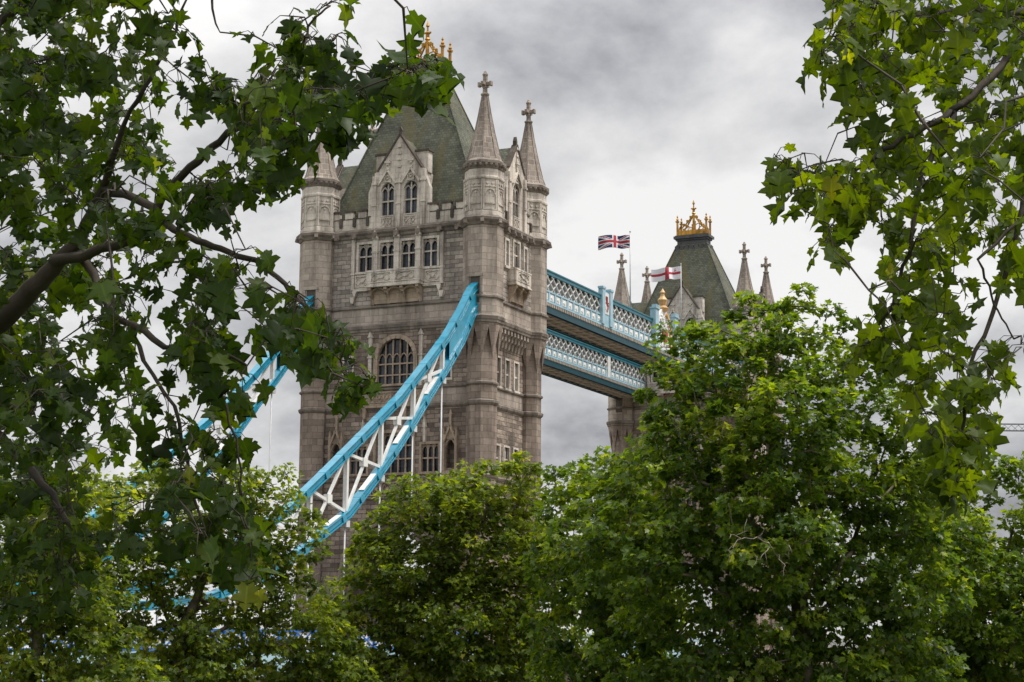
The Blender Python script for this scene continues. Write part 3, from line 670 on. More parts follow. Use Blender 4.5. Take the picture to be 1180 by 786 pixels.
    m.box(-0.14, 0.14, -0.14, 0.14, 56.26, 60.2); m.lathe((0, 0), [(0.05, 59.3), (0.3, 59.55), (0.12, 59.8), (0.12, 60.0), (0.34, 60.2), (0.1, 60.4), (0.08, 60.8), (0.2, 60.95), (0.02, 61.5)], 8)
    m.box(-0.4, 0.4, -0.06, 0.06, 60.15, 60.32)
    m.build('gilded_crest', M['gold'], R)
    # ---- corner turrets
    for sx in (-1, 1):
        for sy in (-1, 1):
            c0 = (sx * TX, sy * TY)
            m = MB(); m.lathe(c0, [(R_LO, DECK - 9), (R_LO, 28.7)], 8)
            K = [math.pi / 8 + k * math.pi / 4 for k in range(8)]
            zt, za, zb = 28.75, 28.35, 25.5
            for k in range(8):      # wedges that carry the wider shaft, dark slots between them
                a = K[k]; A = (c0[0] + R_UP * math.cos(a), c0[1] + R_UP * math.sin(a)); B = (c0[0] + (R_LO + .02) * math.cos(a), c0[1] + (R_LO + .02) * math.sin(a))
                rm = R_UP * math.cos(math.pi / 8)
                Mids = [(c0[0] + rm * math.cos(a + s * math.pi / 8), c0[1] + rm * math.sin(a + s * math.pi / 8)) for s in (-1, 1)]
                Ins = [(c0[0] + R_LO * .9 * math.cos(a + s * math.pi / 8), c0[1] + R_LO * .9 * math.sin(a + s * math.pi / 8)) for s in (-1, 1)]
                P = [(*A, zt), (*B, zb), (*Mids[0], za), (*Mids[1], za), (*Mids[0], zt), (*Mids[1], zt), (*Ins[0], za), (*Ins[1], za)]
                m.add(P, [(0, 4, 2, 1), (0, 1, 3, 5), (2, 6, 1), (3, 1, 7)])
            m.lathe(c0, [(R_UP, zt), (R_UP, 29.0)], 8)
            t_ = m.build('turret', M['ashlar'], T)
            m = MB()
            slot = sy < 0
            m.lathe(c0, [(R_UP - 0.002, 29.0), (R_UP - 0.002, 38.4)], 8); m.build('upper_shaft', M['ashlar_up'], t_)
            if sy < 0:   # mouth that the suspension chain enters, its shade a flat dark panel
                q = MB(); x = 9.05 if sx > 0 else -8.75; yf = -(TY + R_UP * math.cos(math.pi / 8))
                q.box(x - 0.47, x + 0.47, yf - 0.02, yf + 0.1, 30.6, 33.1); q.build('mouth_shade_panel', M['dark_stone'], t_)
                q = MB()
                for s in (-1, 1): q.box(x + s * 0.72 - 0.1, x + s * 0.72 + 0.1, yf - 0.1, yf + 0.1, 31.5, 33.1)
                q.box(x - 0.85, x + 0.85, yf - 0.14, yf + 0.1, 33.1, 33.35); q.prism([(x - 0.75, 33.35), (x + 0.75, 33.35), (x, 34.05)], yf - 0.08, yf + 0.1); q.build('chain_hood', M['ashlar_up'], t_)
            m = MB(); m.lathe(c0, [(R_BEL, 38.9), (R_BEL, 43.9)], 8)
            m.lathe(c0, [(R_BEL, 39.0), (R_BEL + .1, 39.05), (R_BEL + .1, 39.4), (R_BEL, 39.5)], 8)
            m.lathe(c0, [(R_BEL, 42.45), (R_BEL + .12, 42.55), (R_BEL + .12, 42.75), (R_BEL, 42.85)], 8)
            ap = R_BEL * math.cos(math.pi / 8); fw = R_BEL * math.sin(math.pi / 8)
            for k in range(8):
                a = k * math.pi / 4; ca, sa_ = math.cos(a), math.sin(a)
                f = lambda u, o, z, ca=ca, sa_=sa_: (c0[0] + ca * (ap + o) - sa_ * u, c0[1] + sa_ * (ap + o) + ca * u, z)
                m.f = f
                for s in (-1, 1): m.box(s * (fw - .07) - .07, s * (fw - .07) + .07, -.02, .09, 39.5, 42.45)
                m.box(-fw + .14, fw - .14, -.02, .08, 39.5, 39.62); m.box(-fw + .14, fw - .14, -.02, .08, 41.75, 41.85)
                m.box(-fw + .2, fw - .2, -.02, .1, 40.1, 40.22)
                arch_bar(m, f, 0, fw - .2, 41.0, .55, .09, .1, .04, True, 8); m.f = f
                for s in (-1, 1): m.prism([(s * .26 - .14, 42.12), (s * .26, 41.95), (s * .26 + .14, 42.12), (s * .26, 42.3)], -.02, .09)
                m.prism([(-.1, 41.25), (0, 41.1), (.1, 41.25), (0, 41.42)], -.02, .08)
            m.f = None; m.build('belvedere', M['pale'], t_)
            m = MB(); m.lathe(c0, [(R_BEL, 43.5), (R_BEL + .08, 43.6), (R_BEL + .18, 43.95), (R_BEL + .26, 44.05), (R_BEL + .26, 44.3), (R_BEL + .05, 44.4)], 8)
            for k in range(24):
                a = 2 * math.pi * k / 24; m.lathe((c0[0] + 1.98 * math.cos(a), c0[1] + 1.98 * math.sin(a)), [(.08, 43.72), (.16, 43.85), (.16, 44.02)], 6)
            m.build('cornice', M['ledge'], t_)
            sp = [(1.98, 44.3), (1.72, 44.62), (1.5, 45.2), (0.98, 47.4), (0.6, 49.3), (0.36, 50.7), (0.29, 51.1)]
            m = MB(); m.lathe(c0, sp, 8)
            for k in range(8):
                a = K[k]; m.chain([(c0[0] + r * math.cos(a), c0[1] + r * math.sin(a), z) for r, z in sp[1:]], 0.09, 0.09)
            S_ = m.build('spire', M['spire'], t_)
            m = MB(); m.lathe(c0, [(.26, 51.0), (.42, 51.15), (.42, 51.28), (.24, 51.4), (.22, 51.8), (.3, 51.95), (.22, 52.05)], 8)
            m.box(c0[0] - .17, c0[0] + .17, c0[1] - .17, c0[1] + .17, 51.9, 53.1); m.box(c0[0] - .68, c0[0] + .68, c0[1] - .15, c0[1] + .15, 52.08, 52.42)
            m.box(c0[0] - .15, c0[0] + .15, c0[1] - .68, c0[1] + .68, 52.1, 52.4)
            for s in (-1, 1): m.box(c0[0] + s * .62 - .1, c0[0] + s * .62 + .1, c0[1] - .19, c0[1] + .19, 52.03, 52.47)
            m.lathe(c0, [(.2, 53.05), (.28, 53.15), (.28, 53.25), (.2, 53.32), (.13, 53.5), (.02, 53.6)], 8)
            m.build('cross_finial', M['ashlar_up'], t_)
    # pier in the river
    m = MB(); m.box(-13, 13, -9.5, 9.5, WATER - 3, -3.2); m.box(-13.3, 13.3, -9.8, 9.8, -3.2, -2.6)
    for s in (-1, 1): m.prism([(s * 13, WATER - 3), (s * 13, -3.2), (s * 22, -3.2), (s * 22, WATER - 3)], -3.0, 3.0)
    m.build('pier', M['ashlar'], T)
    return T
T1 = tower('bridge_tower', 'nearer, larger stone tower with a blue chain entering its corner turret', (0, 0, 0))
SPAN = 82.3
T2 = copy_tree(T1); T2.location = (0, SPAN, 0)
T2['label'] = 'farther, smaller stone tower behind the tallest tree, gilded crest on its roof'

# ------------------------------------------------------------------ suspension chains
def chain_truss(sx, label):
    C = empty('suspension_chain', (9.05 if sx > 0 else -8.75, -40, 0)); tag(C, label, 'suspension chain', 'blue suspension chains'); x = 0.0
    L = lambda y, z: (x, y + 40, z)
    upY = [-5.6, -7.6, -10.0, -12.7, -17.0, -21.3, -28.3, -33.5, -38.8, -44.0, -49.4, -56.0, -62.0, -67.5]; upZ = [33.0, 31.9, 29.2, 26.55, 23.2, 19.95, 15.6, 12.4, 9.25, 7.0, 5.1, 3.25, 2.05, 1.75]
    loY = [-5.6, -7.6, -9.6, -12.8, -16.0, -19.3, -22.6, -25.8, -29.7, -33.0, -37.3, -42.5, -48.6, -55.7, -61.5, -67.5]; loZ = [31.2, 29.4, 26.7, 23.6, 20.8, 17.7, 14.85, 12.35, 9.5, 7.95, 5.9, 4.0, 2.45, 1.75, 1.65, 1.75]
    zu = lambda y: float(np.interp(-y, [-a for a in upY], upZ)); zl = lambda y: float(np.interp(-y, [-a for a in loY], loZ))
    ys = np.linspace(-5.6, -67.5, 60)
    def member(nm, zf, dp):
        m = MB(); P = [L(y, zf(y)) for y in ys]
        m.sweep(P, 0.5, dp * 0.62)                                 # web
        Q = [Vector(p) for p in P]
        for off in (dp / 2, -dp / 2, dp * 0.16):                    # flange plates
            R = []
            for i in range(len(Q)):
                t = (Q[min(i + 1, len(Q) - 1)] - Q[max(i - 1, 0)]).normalized(); h = Vector((1, 0, 0)).cross(t); h = h if h.z > 0 else -h
                R.append(tuple(Q[i] + h * off))
            m.sweep(R, 0.72 if abs(off) > dp * .3 else 0.58, 0.08)
        for y in np.arange(-8.0, -66, -2.8):                        # bolted splice straps
            a, b = Vector(L(y, zf(y))), Vector(L(y - .5, zf(y - .5))); m.beam(a, b, .745, dp + .11, (0, 0, 1))
        return m.build(nm, M['blue'], C)
    gp = MB()
    for yy in np.linspace(-6.4, -12.4, 9)[:-1]:
        y2 = yy - 6.0 / 8; P = [(.2, yy + 40, zl(yy)), (.2, y2 + 40, zl(y2)), (.2, y2 + 40, zu(y2)), (.2, yy + 40, zu(yy))]; Q = [(-a, b, c) for a, b, c in P]
        gp.add(P + Q, [(0, 1, 2, 3), (7, 6, 5, 4), (0, 4, 5, 1), (2, 6, 7, 3)])
    gp.build('gusset_plate', M['blue'], C)
    u_ = member('upper_chord', lambda y: zu(y) - .12, 0.54); l_ = member('lower_chord', zl, 0.54)
    nodes = [-8.6, -13.4, -18.8, -24.4, -30.0, -35.5, -41.0, -46.5, -52.0, -57.5, -62.5]
    for y in nodes:
        m = MB()
        if zu(y) - zl(y) > 1.0: m.beam(L(y, zl(y) + .3), L(y, zu(y) - .3), 0.34, 0.3, (0, 1, 0))
        if zu(y) - zl(y) > 1.0: m.build('post', M['white'], C)
        if y > -10: continue
        m = MB(); m.box(-.3, .3, y + 40 - .28, y + 40 + .28, zl(y) - .95, zl(y) - .42); m.tube([L(y, zl(y) - .5), L(y, DECK)], 0.07, 8); m.build('hanger_rod', M['rod'], C)
    for a, b in zip(nodes[1:-1], nodes[2:]):
        if zu(a) - zl(a) < 1.0 and zu(b) - zl(b) < 1.0: continue
        m = MB(); A, B = L(a, zl(a) + .25), L(b, zu(b) - .25); m.beam(A, B, 0.24, 0.22, (1, 0, 0)); A2, B2 = L(a, zu(a) - .25), L(b, zl(b) + .25); m.beam(A2, B2, 0.2, 0.2, (1, 0, 0))
        c = [(A[i] + B[i] + A2[i] + B2[i]) / 4 for i in range(3)]; m.box(-.2, .2, c[1] - .35, c[1] + .35, c[2] - .35, c[2] + .35)
        m.build('diagonal_brace', M['white'], C)
    for (f, nm, par) in ((zl, 'sky_glint_strip', l_),):                  # white strips painting the sky's reflection on the lower chord's back
        for a in nodes[1:5]:
            m = MB(); y0, y1 = a - 0.9, a - 2.9
            P = []
            for y in np.linspace(y0, y1, 4):
                s = (f(y - .2) - f(y + .2)) / .4; n = Vector((0, s, 1)).normalized() if s > 0 else Vector((0, -s, 1)).normalized()
                sl_ = (f(y + .2) - f(y - .2)) / .4; n = Vector((0, -sl_, 1)).normalized()
                P.append(tuple(Vector(L(y, f(y))) + n * 0.37))
            m.sweep(P, 0.5, 0.07); m.build(nm, M['white'], par)
    m = MB()                                                        # short back link to the abutment
    m.sweep([L(-67.4, 1.75), L(-75, 7.0), L(-86, 15.0)], 0.9, 0.9); m.build('short_link', M['blue'], C)
    m = MB(); m.tube([(-.65, -27.5, 1.75), (.65, -27.5, 1.75)], 0.75, 16, False); m.build('link_pin', M['blue'], C)
    return C
chain_truss(1, 'blue and white trussed chain sweeping down across the face of the nearer tower')
chain_truss(-1, 'blue trussed chain left of the nearer tower, partly hidden by hanging leaves')

# ------------------------------------------------------------------ road deck
def deck(nm, y0, y1):
    m = MB(); m.box(-8.9, 8.9, y0, y1, DECK - 1.6, DECK); return structure(m.build(nm, plain('asphalt_deck', (0.05, 0.05, 0.052))))
deck('road', -88, -5.2); deck('road', 5.2, SPAN - 5.2)
def parapet(x, y0, y1, rail, label):
    P = empty('bridge_parapet', (x, (y0 + y1) / 2, DECK)); tag(P, label, 'parapet', 'parapets along the bridge road'); h = (y1 - y0) / 2
    m = MB(); m.box(-.14, .14, -h, h, 1.32, 1.5); m.box(-.2, .2, -h, h, 0.0, .22); m.build('rail', rail, P)
    m = MB(); m.box(-.03, .03, -h, h, .22, 1.32); m.build('panel', M['white'], P)
    n = int((y1 - y0) / 2.4)
    for i in range(n + 1):
        y = -h + 2 * h * i / n; m = MB(); m.box(-.17, .17, y - .14, y + .14, .22, 1.32); m.build('post', rail, P)
        if i < n:
            yn = y + 2 * h / n; q = MB()
            for a, b in ((y + .2, yn - .2), (yn - .2, y + .2)): q.beam((0, a, .28), (0, b, 1.26), .14, .1)
            q.box(-.08, .08, y + .14, yn - .14, .72, .82); q.build('tracery', rail, P)
    m = MB(); m.box(-.35, .35, -h, h, -1.9, -.02); m.build('fascia_girder', M['lightblue'], P)
    return P
parapet(9.3, -88, -6.2, M['parapet_blue'], 'royal blue and white parapet seen through the trees left of the nearer tower')
parapet(-9.3, -88, -6.2, M['parapet_blue'], 'blue parapet on the far side of the road, behind the trees at lower left')
parapet(9.3, 6.4, SPAN - 6.4, M['lightblue'], 'pale blue parapet between the two towers, glimpsed under the big plane tree')
m = MB(); m.box(-11, 11, -103, -81.8, WATER - 3, DECK - .02); a_ = m.build('stone_abutment', M['ashlar']); tag(a_, 'pale stone abutment carrying the end of the bridge road behind the lower left trees', 'abutment')

# ------------------------------------------------------------------ high-level walkways
def walkway(xc, label):
    so = 1 if xc > 0 else -1          # outward side
    y0, y1 = 5.55, SPAN - 5.55; hl = (y1 - y0) / 2; hw = 1.75
    W = empty('high_walkway', (xc, (y0 + y1) / 2, 0)); tag(W, label, 'walkway', 'high walkways between the towers')
    zb, zt = 32.55, 36.85
    m = MB(); m.box(-hw + .12, hw - .12, -hl, hl, zb + .12, zb + .3); s_ = m.build('soffit', M['soffit'], W)
    m = MB(); n = 36
    for i in range(n + 1):
        y = -hl + 2 * hl * i / n; m.box(-hw + .3, hw - .3, max(-hl, y - .13), min(hl, y + .13), zb - .02, zb + .14)
    for x in (-.6, .6): m.box(x - .1, x + .1, -hl, hl, zb - .06, zb + .1)
    m.build('soffit_ribs', M['soffit'], s_)
    m = MB(); m.box(-hw + .25, hw - .25, -hl, hl, zb + .3, zt - .45); m.build('glazed_core', plain('dull_glazing', (0.12, 0.13, 0.135), 0.35), W)
    m = MB()
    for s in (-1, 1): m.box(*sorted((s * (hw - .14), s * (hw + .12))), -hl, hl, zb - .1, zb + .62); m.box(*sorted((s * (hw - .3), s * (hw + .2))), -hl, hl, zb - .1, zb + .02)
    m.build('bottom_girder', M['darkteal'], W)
    m = MB()
    for s in (-1, 1):
        m.box(*sorted((s * (hw - .1), s * (hw + .26))), -hl, hl, zb + .95, zb + 1.12); m.box(*sorted((s * (hw - .1), s * (hw + .14))), -hl, hl, zb + 2.1, zb + 2.26)
        m.box(*sorted((s * (hw - .1), s * (hw + .04))), -hl, hl, zb + 1.12, zb + 2.1)
    nb = 44
    for i in range(nb + 1):
        y = -hl + 2 * hl * i / nb
        for s in (-1, 1): m.box(*sorted((s * (hw + .02), s * (hw + .12))), max(-hl, y - .17), min(hl, y + .17), zb + 1.1, zb + 2.12)
    band = m.build('panel_band', M['lightblue'], W)
    for i in range(nb):
        y = -hl + 2 * hl * (i + .5) / nb
        for s in (1,):
            m = MB(lambda u, o, z, s=s: (s * (hw + .04 + o), u, z))
            m.box(y - .5, y + .5, -.02, .04, zb + 1.3, zb + 1.95)
            m.prism([(y - .3, zb + 1.62), (y, zb + 1.42), (y + .3, zb + 1.62), (y, zb + 1.84)], 0, .1); m.build('panel', M['white'], band)
    m = MB()
    for i in range(150):
        y = -hl + 2 * hl * (i + .5) / 150
        for s in (-1, 1): m.box(*sorted((s * (hw + .1), s * (hw + .24))), y - .12, y + .12, zb + .62, zb + .95)
    for s in (-1, 1): m.box(*sorted((s * (hw - .1), s * (hw + .1))), -hl, hl, zb + .62, zb + .95)
    m.build('dentils', M['soffit'], W)
    nx = 48; st = 2 * hl / nx
    for s in (-1, 1):
        m = MB()
        for i in range(nx):
            y = -hl + st * i
            m.beam((s * hw, y - st * .25, zb + 2.24), (s * hw, y + st * 1.25, zt - .42), .07, .16, (1, 0, 0)); m.beam((s * (hw + .06), y + st * 1.25, zb + 2.24), (s * (hw + .06), y - st * .25, zt - .42), .07, .16, (1, 0, 0))
        m.build('lattice', M['white'], W)
    m = MB()
    for s in (-1, 1): m.box(*sorted((s * (hw - .15), s * (hw + .2))), -hl, hl, zt - .42, zt); m.box(*sorted((s * (hw - .2), s * (hw + .28))), -hl, hl, zt - .08, zt + .06)
    m.add([(-hw, -hl, zt), (hw, -hl, zt), (hw, hl, zt), (-hw, hl, zt), (0, -hl, zt + .25), (0, hl, zt + .25)], [(0, 3, 5, 4), (1, 4, 5, 2)])
    m.build('top_rail', M['teal'], W)
    yc = 44.4 - (y0 + y1) / 2
    for k, yy in enumerate((yc - 18.6, yc + 18.6)):      # plaque piers
        m = MB(); m.box(*sorted((-so * (hw - .05), -so * (hw + .2))), yy - .45, yy + .45, zb + 1.12, zt - .4); m.build('post', M['white'], W)
        m = MB()
        for s in (so,):
            X = lambda a, b: sorted((s * (hw + a), s * (hw + b)))
            for e in (-1, 1): m.box(*X(-.1, .42), yy + e * 1.15 - .38, yy + e * 1.15 + .38, zb + 1.12, zt + .75); m.box(*X(-.14, .5), yy + e * 1.15 - .46, yy + e * 1.15 + .46, zt + .75, zt + .98)
            m.box(*X(-.1, .25), yy - .8, yy + .8, zb + 1.12, zt + .55);
        p = m.build('plaque_pier', M['lightblue'], W)
        m = MB(); q = MB()
        for s in (so,):
            f = (lambda u, o, z, s=s: (s * (hw + .25 + o), u, z)); m.f = f; q.f = f
            m.box(yy - .66, yy + .66, 0, .06, zb + 2.35, zt + .4); m.prism([(yy - .4, zb + 3.2), (yy - .4, zb + 2.9), (yy, zb + 2.55), (yy + .4, zb + 2.9), (yy + .4, zb + 3.2)], .06, .12)
            pts = [(yy + .34 * math.sin(t * 5.2), .1, zb + 2.75 + t * 1.55) for t in np.linspace(0, 1, 13)]
            for a, b in zip(pts[:-1], pts[1:]): q.beam(a, b, .14, .08, (0, 1, 0))
            q.box(yy - .08, yy + .08, .05, .15, zb + 2.6, zb + 4.3); q.box(yy - .4, yy + .4, .05, .14, zb + 3.55, zb + 3.68)
        m.build('plaque', M['white'], p); q.build('plaque_ornament', M['red'], p)
    m = MB(); q = MB(); w_ = MB(); rd = MB()
    for s in (so,):                                   # central coat of arms between two posts
        X = lambda a, b: sorted((s * (hw + a), s * (hw + b)))
        for e in (-1, 1):
            ye = yc + e * 3.35; m = MB()
            m.box(*X(-.1, .6), ye - .55, ye + .55, zb + .95, zt + 1.25); m.box(*X(-.14, .72), ye - .68, ye + .68, zt + 1.25, zt + 1.42)
            for t in (-.42, 0, .42): m.box(*X(.1, .7), ye + t - .14, ye + t + .14, zt + 1.42, zt + 1.72)
            m.build('arms_post', M['lightblue'], W)
        f = (lambda u, o, z, s=s: (s * (hw + o), u, z))
        for b_ in (q, w_, rd): b_.f = f
        w_.prism([(yc - 2.75, zb + .95), (yc + 2.75, zb + .95), (yc + 2.75, zt + .1), (yc + 1.6, zt + .8), (yc + .7, zt + 1.7), (yc - .7, zt + 1.7), (yc - 1.6, zt + .8), (yc - 2.75, zt + .1)], -.05, .22)
        rnd = random.Random(3)
        for i in range(70):                              # carved supporters and mantling
            u, z = yc + rnd.uniform(-2.3, 2.3), zb + rnd.uniform(1.2, 5.3)
            if z > zt + .2 and abs(u - yc) > 1.2: continue
            tgt = w_; rnd.random(); a = rnd.uniform(.12, .3)
            tgt.prism([(u - a, z), (u, z - a * .8), (u + a, z), (u + .05, z + a)], .2, .22 + rnd.uniform(.08, .24))
        rd.prism([(yc - .8, zb + 3.4), (yc - .8, zb + 2.6), (yc, zb + 1.9), (yc + .8, zb + 2.6), (yc + .8, zb + 3.4)], .22, .42)
        pts = [(yc + 2.4 - .5 * math.sin(t * 7) - t * 1.6, .36, zb + 1.3 + t * 4.2) for t in np.linspace(0, 1, 12)]
        for a, b in zip(pts[:-1], pts[1:]): q.beam(a, b, .38, .3, (0, 1, 0))
        c_ = (s * (hw + .05), yc)
        fin = MB(); fin.lathe(c_, [(.55, zt + 1.5), (.75, zt + 1.9), (.4, zt + 2.2), (.5, zt + 2.6), (.62, zt + 2.9), (.3, zt + 3.3), (.22, zt + 3.6), (.34, zt + 3.8), (.03, zt + 4.3)], 8)
    p = w_.build('arms_panel', M['white'], W); fin.build('gilded_finial', M['gold_paint'], p); q.build('gilded_supporter', M['gold_paint'], p); rd.build('shield', M['red'], p)
    return W
walkway(7.2, 'light blue lattice walkway with a gilded coat of arms and a flagpole on top')
walkway(-7.2, 'light blue lattice walkway showing below the one with the coat of arms')

# ------------------------------------------------------------------ flags
def pole(name, x, y, z0, z1, label, brace=False):
    P = MB(); P.tube([(0, 0, 0), (0, 0, z1 - z0)], [.09, .055], 8); P.lathe((0, 0), [(.03, z1 - z0), (.11, z1 - z0 + .08), (.11, z1 - z0 + .18), (.02, z1 - z0 + .26)], 8)
    P.lathe((0, 0), [(.2, -.02), (.2, .2), (.1, .35)], 8)
    o = P.build(name, M['rod']); o.location = (x, y, z0); return tag(o, label, 'flagpole', 'flagpoles on the bridge')
def flag(name, x, y, ztop, wd, ht, droop, fn, label, seed):
    rn = random.Random(seed); nx, nz = 108, 60; V = []; Fc = []; mi = []
    back = Vector((R_[0], R_[1], 0)).normalized() * -1; side = Vector((-back.y, back.x, 0))
    for i in range(nx + 1):
        u = i / nx
        for j in range(nz + 1):
            v = j / nz
            p = Vector((x, y, ztop)) + back * (wd * u * (0.97 - .03 * math.sin(u * 5))) + side * ((.4 * math.sin(u * 9 + seed + v * 1.2) + .13 * math.sin(u * 15 + v * 2)) * min(1, u * 3)) + Vector((0, 0, -ht * v - droop * u - .09 * math.sin(u * 7 + seed) * u))
            V.append(tuple(p))
    for i in range(nx):
        for j in range(nz):
            a = i * (nz + 1) + j; Fc.append((a, a + nz + 1, a + nz + 2, a + 1)); mi.append(fn((i + .5) / nx, (j + .5) / nz))
    m = MB(); m.add(V, Fc, True)
    o = m.build(name, None, None, True, [M['flag_white'], M['flag_red'], M['flag_blue']], mi)
    so_ = o.modifiers.new('thick', 'SOLIDIFY'); so_.thickness = 0.01
    return tag(o, label, 'flag', 'flags flying from the bridge')
def union(u, v):
    x, y = u * 2 - 1, (v * 2 - 1) * .5                # 2:1 flag
    if abs(x) < .1 or abs(y) < .1: return 1
    if abs(x) < .167 or abs(y) < .167: return 0
    d = (y - x * .5) / math.hypot(1, .5); e = (y + x * .5) / math.hypot(1, .5)
    for q, s in ((d, x), (e, -x)):
        if abs(q) < .1:
            if (0 < q * (1 if s > 0 else -1) < .066): return 1
            return 0
    return 2
def city(u, v):
    if abs(u - .5) < .065 or abs(v - .5) < .1: return 1
    if abs(u - .21) < .012 and .08 < v < .36: return 1
    if abs(u - .21) < .04 and abs(v - .29) < .02: return 1
    return 0
pole('flagpole', 7.2, 38.3, 37.0, 46.9, 'tall thin flagpole standing on the walkway roof, flying the union flag')
flag('union_flag', 7.2, 38.3, 46.6, 3.75, 1.55, .1, union, 'red, white and navy union flag flying left from its pole above the walkway', 1.0)
pole('flagpole', 0.05, SPAN - 5.75, 40.5, 50.9, 'flagpole rising in front of the gable of the farther tower')
flag('city_flag', 0.05, SPAN - 5.75, 50.75, 4.1, 1.75, .45, city, 'white flag with red cross and small red sword before the farther tower roof', 2.4)

# ------------------------------------------------------------------ quay wall and crane
m = MB(); m.box(-75, 160, -82.6, -81.95, WATER - 3, -4.0); m.box(-75, 160, -82.75, -81.85, -4.0, -3.8)
tag(m.build('quay_wall', M['ashlar_up']), 'low pale stone quay wall along the river behind the tree trunks', 'wall')
def crane():
    K = empty('tower_crane', (120, 320, LAND)); tag(K, 'grey lattice crane boom showing beside the hanging yellow-green leaves', 'crane')
    base = at(1240, 490, 460); K.location = (base[0], base[1], LAND); h = at(1200, 493, 460)[2] - LAND
    def lattice(m, p, q, w_, n):
        p, q = Vector(p), Vector(q); t = (q - p).normalized(); a = t.cross(Vector((0, 0, 1))); a = a.normalized() if a.length > .1 else Vector((1, 0, 0)); b = a.cross(t)
        cs = [a * (i * w_ / 2) + b * (j * w_ / 2) for i, j in ((-1, -1), (1, -1), (1, 1), (-1, 1))]
        for c in cs: m.beam(p + c, q + c, .16, .16)
        for k in range(n):
            A, B = p.lerp(q, k / n), p.lerp(q, (k + 1) / n)
            for i in range(4): m.beam(A + cs[i], B + cs[(i + 1) % 4], .1, .1)
    m = MB(); lattice(m, (0, 0, 0), (0, 0, h + 6), 1.8, 20); m.build('mast', M['crane'], K)
    m = MB(); d_ = Vector((-R_[0], -R_[1], 0)); lattice(m, tuple(Vector((0, 0, h)) - d_ * 12), tuple(Vector((0, 0, h)) + d_ * 20), 1.7, 18); m.build('jib', M['crane'], K)
    m = MB(); m.box(-1, 1, -1, 1, h - 3.4, h - 1.2); m.box(-1.6, 1.6, -.4, .4, h - 5, h - 3.4); m.build('cab', M['white'], K)
crane()

# ------------------------------------------------------------------ trees
def leaf_shape(kind):
    """half outline of a five-lobed plane leaf (x to the right, y to the tip), base at 0"""
    if kind == 'small': h = [(.20, -.04), (.46, .12), (.34, .36), (.56, .58), (.20, .62)]
    else: h = [(.08, -.10), (.25, -.17), (.31, -.03), (.54, .00), (.42, .15), (.30, .26), (.50, .33), (.68, .58), (.44, .55), (.20, .57), (.25, .74), (.09, .86)]
    return h
def leaves_mesh(name, mat, parent, pos, tip, nor, size, tint, kind='small', fold=.25, droop=.25):
    """one mesh holding the leaves of one crown: position of leaf base, tip direction, face normal, length"""
    n = len(pos); h = leaf_shape(kind); k = len(h)
    tip = tip / (np.linalg.norm(tip, axis=1, keepdims=True) + 1e-9)
    side = np.cross(tip, nor); side /= np.linalg.norm(side, axis=1, keepdims=True) + 1e-9
    nrm = np.cross(side, tip)
    if kind == 'small':
        loc = [(0, 0), (0, 1.0)] + [(x, y) for x, y in h] + [(-x, y) for x, y in h]
        faces = [[0] + list(range(2, 2 + k)) + [1], [1] + list(range(2 + 2 * k - 1, 2 + k - 1, -1)) + [0]]
    else:
        loc = [(0, 0), (0, .33), (0, .66), (0, 1.0)] + [(x, y) for x, y in h] + [(-x, y) for x, y in h]
        r = list(range(4, 4 + k)); l = list(range(4 + k, 4 + 2 * k)); faces = []
        def fan(s, flip):
            fs = [[0, s[0], s[1]], [0, s[1], s[2]], [0, s[2], 1], [1, s[2], s[3], s[4]], [1, s[4], s[5]], [1, s[5], 2], [2, s[5], s[6], s[7]], [2, s[7], s[8]], [2, s[8], s[9]], [2, s[9], s[10]], [2, s[10], s[11]], [2, s[11], 3]]
            return [f[::-1] for f in fs] if flip else fs
        faces = fan(r, False) + fan(l, True)
    loc = np.array(loc, float); nv = len(loc)
    fj = RNG.uniform(-.5, 1.5, n)[:, None] * fold; dj = RNG.uniform(0, 1.8, n)[:, None] * droop
    asp = RNG.uniform(.82, 1.08, n)[:, None]; tw = RNG.normal(0, .18, n)[:, None]
    lx, ly = loc[:, 0][None] * asp, loc[:, 1][None]
    lz = fj * np.abs(lx) - dj * ly ** 2 + tw * lx * ly
    if kind != 'small': lz = lz + .05 * np.sin(lx * 17 + ly * 9 + RNG.uniform(0, 6, n)[:, None])
    P = pos[:, None, :] + size[:, None, None] * (lx[..., None] * side[:, None, :] + ly[..., None] * tip[:, None, :] + lz[..., None] * nrm[:, None, :])
    V = P.reshape(-1, 3); lt = np.array([len(f) for f in faces]); fl = np.concatenate([np.array(f) for f in faces])
    loops = (fl[None] + (np.arange(n) * nv)[:, None]).ravel(); tot = np.tile(lt, n); st = np.concatenate([[0], np.cumsum(tot)[:-1]])
    me = bpy.data.meshes.new(name)
    me.vertices.add(len(V)); me.vertices.foreach_set('co', V.astype(np.float32).ravel())
    me.loops.add(len(loops)); me.loops.foreach_set('vertex_index', loops.astype(np.int32))
    me.polygons.add(len(tot)); me.polygons.foreach_set('loop_start', st.astype(np.int32)); me.polygons.foreach_set('loop_total', tot.astype(np.int32))
    me.update(calc_edges=True)
    a = me.attributes.new('tint', 'FLOAT', 'POINT'); a.data.foreach_set('value', np.repeat(tint, nv).astype(np.float32))
    rb = np.zeros(nv)
    rb[:(2 if kind == 'small' else 4)] = 1.0
    a = me.attributes.new('rib', 'FLOAT', 'POINT'); a.data.foreach_set('value', np.tile(rb, n).astype(np.float32))
    if kind != 'small': me.polygons.foreach_set('use_smooth', np.ones(len(tot), bool))
    me.materials.append(mat); me.validate()
    o = bpy.data.objects.new(name, me); COL.objects.link(o); o.parent = parent
    return o

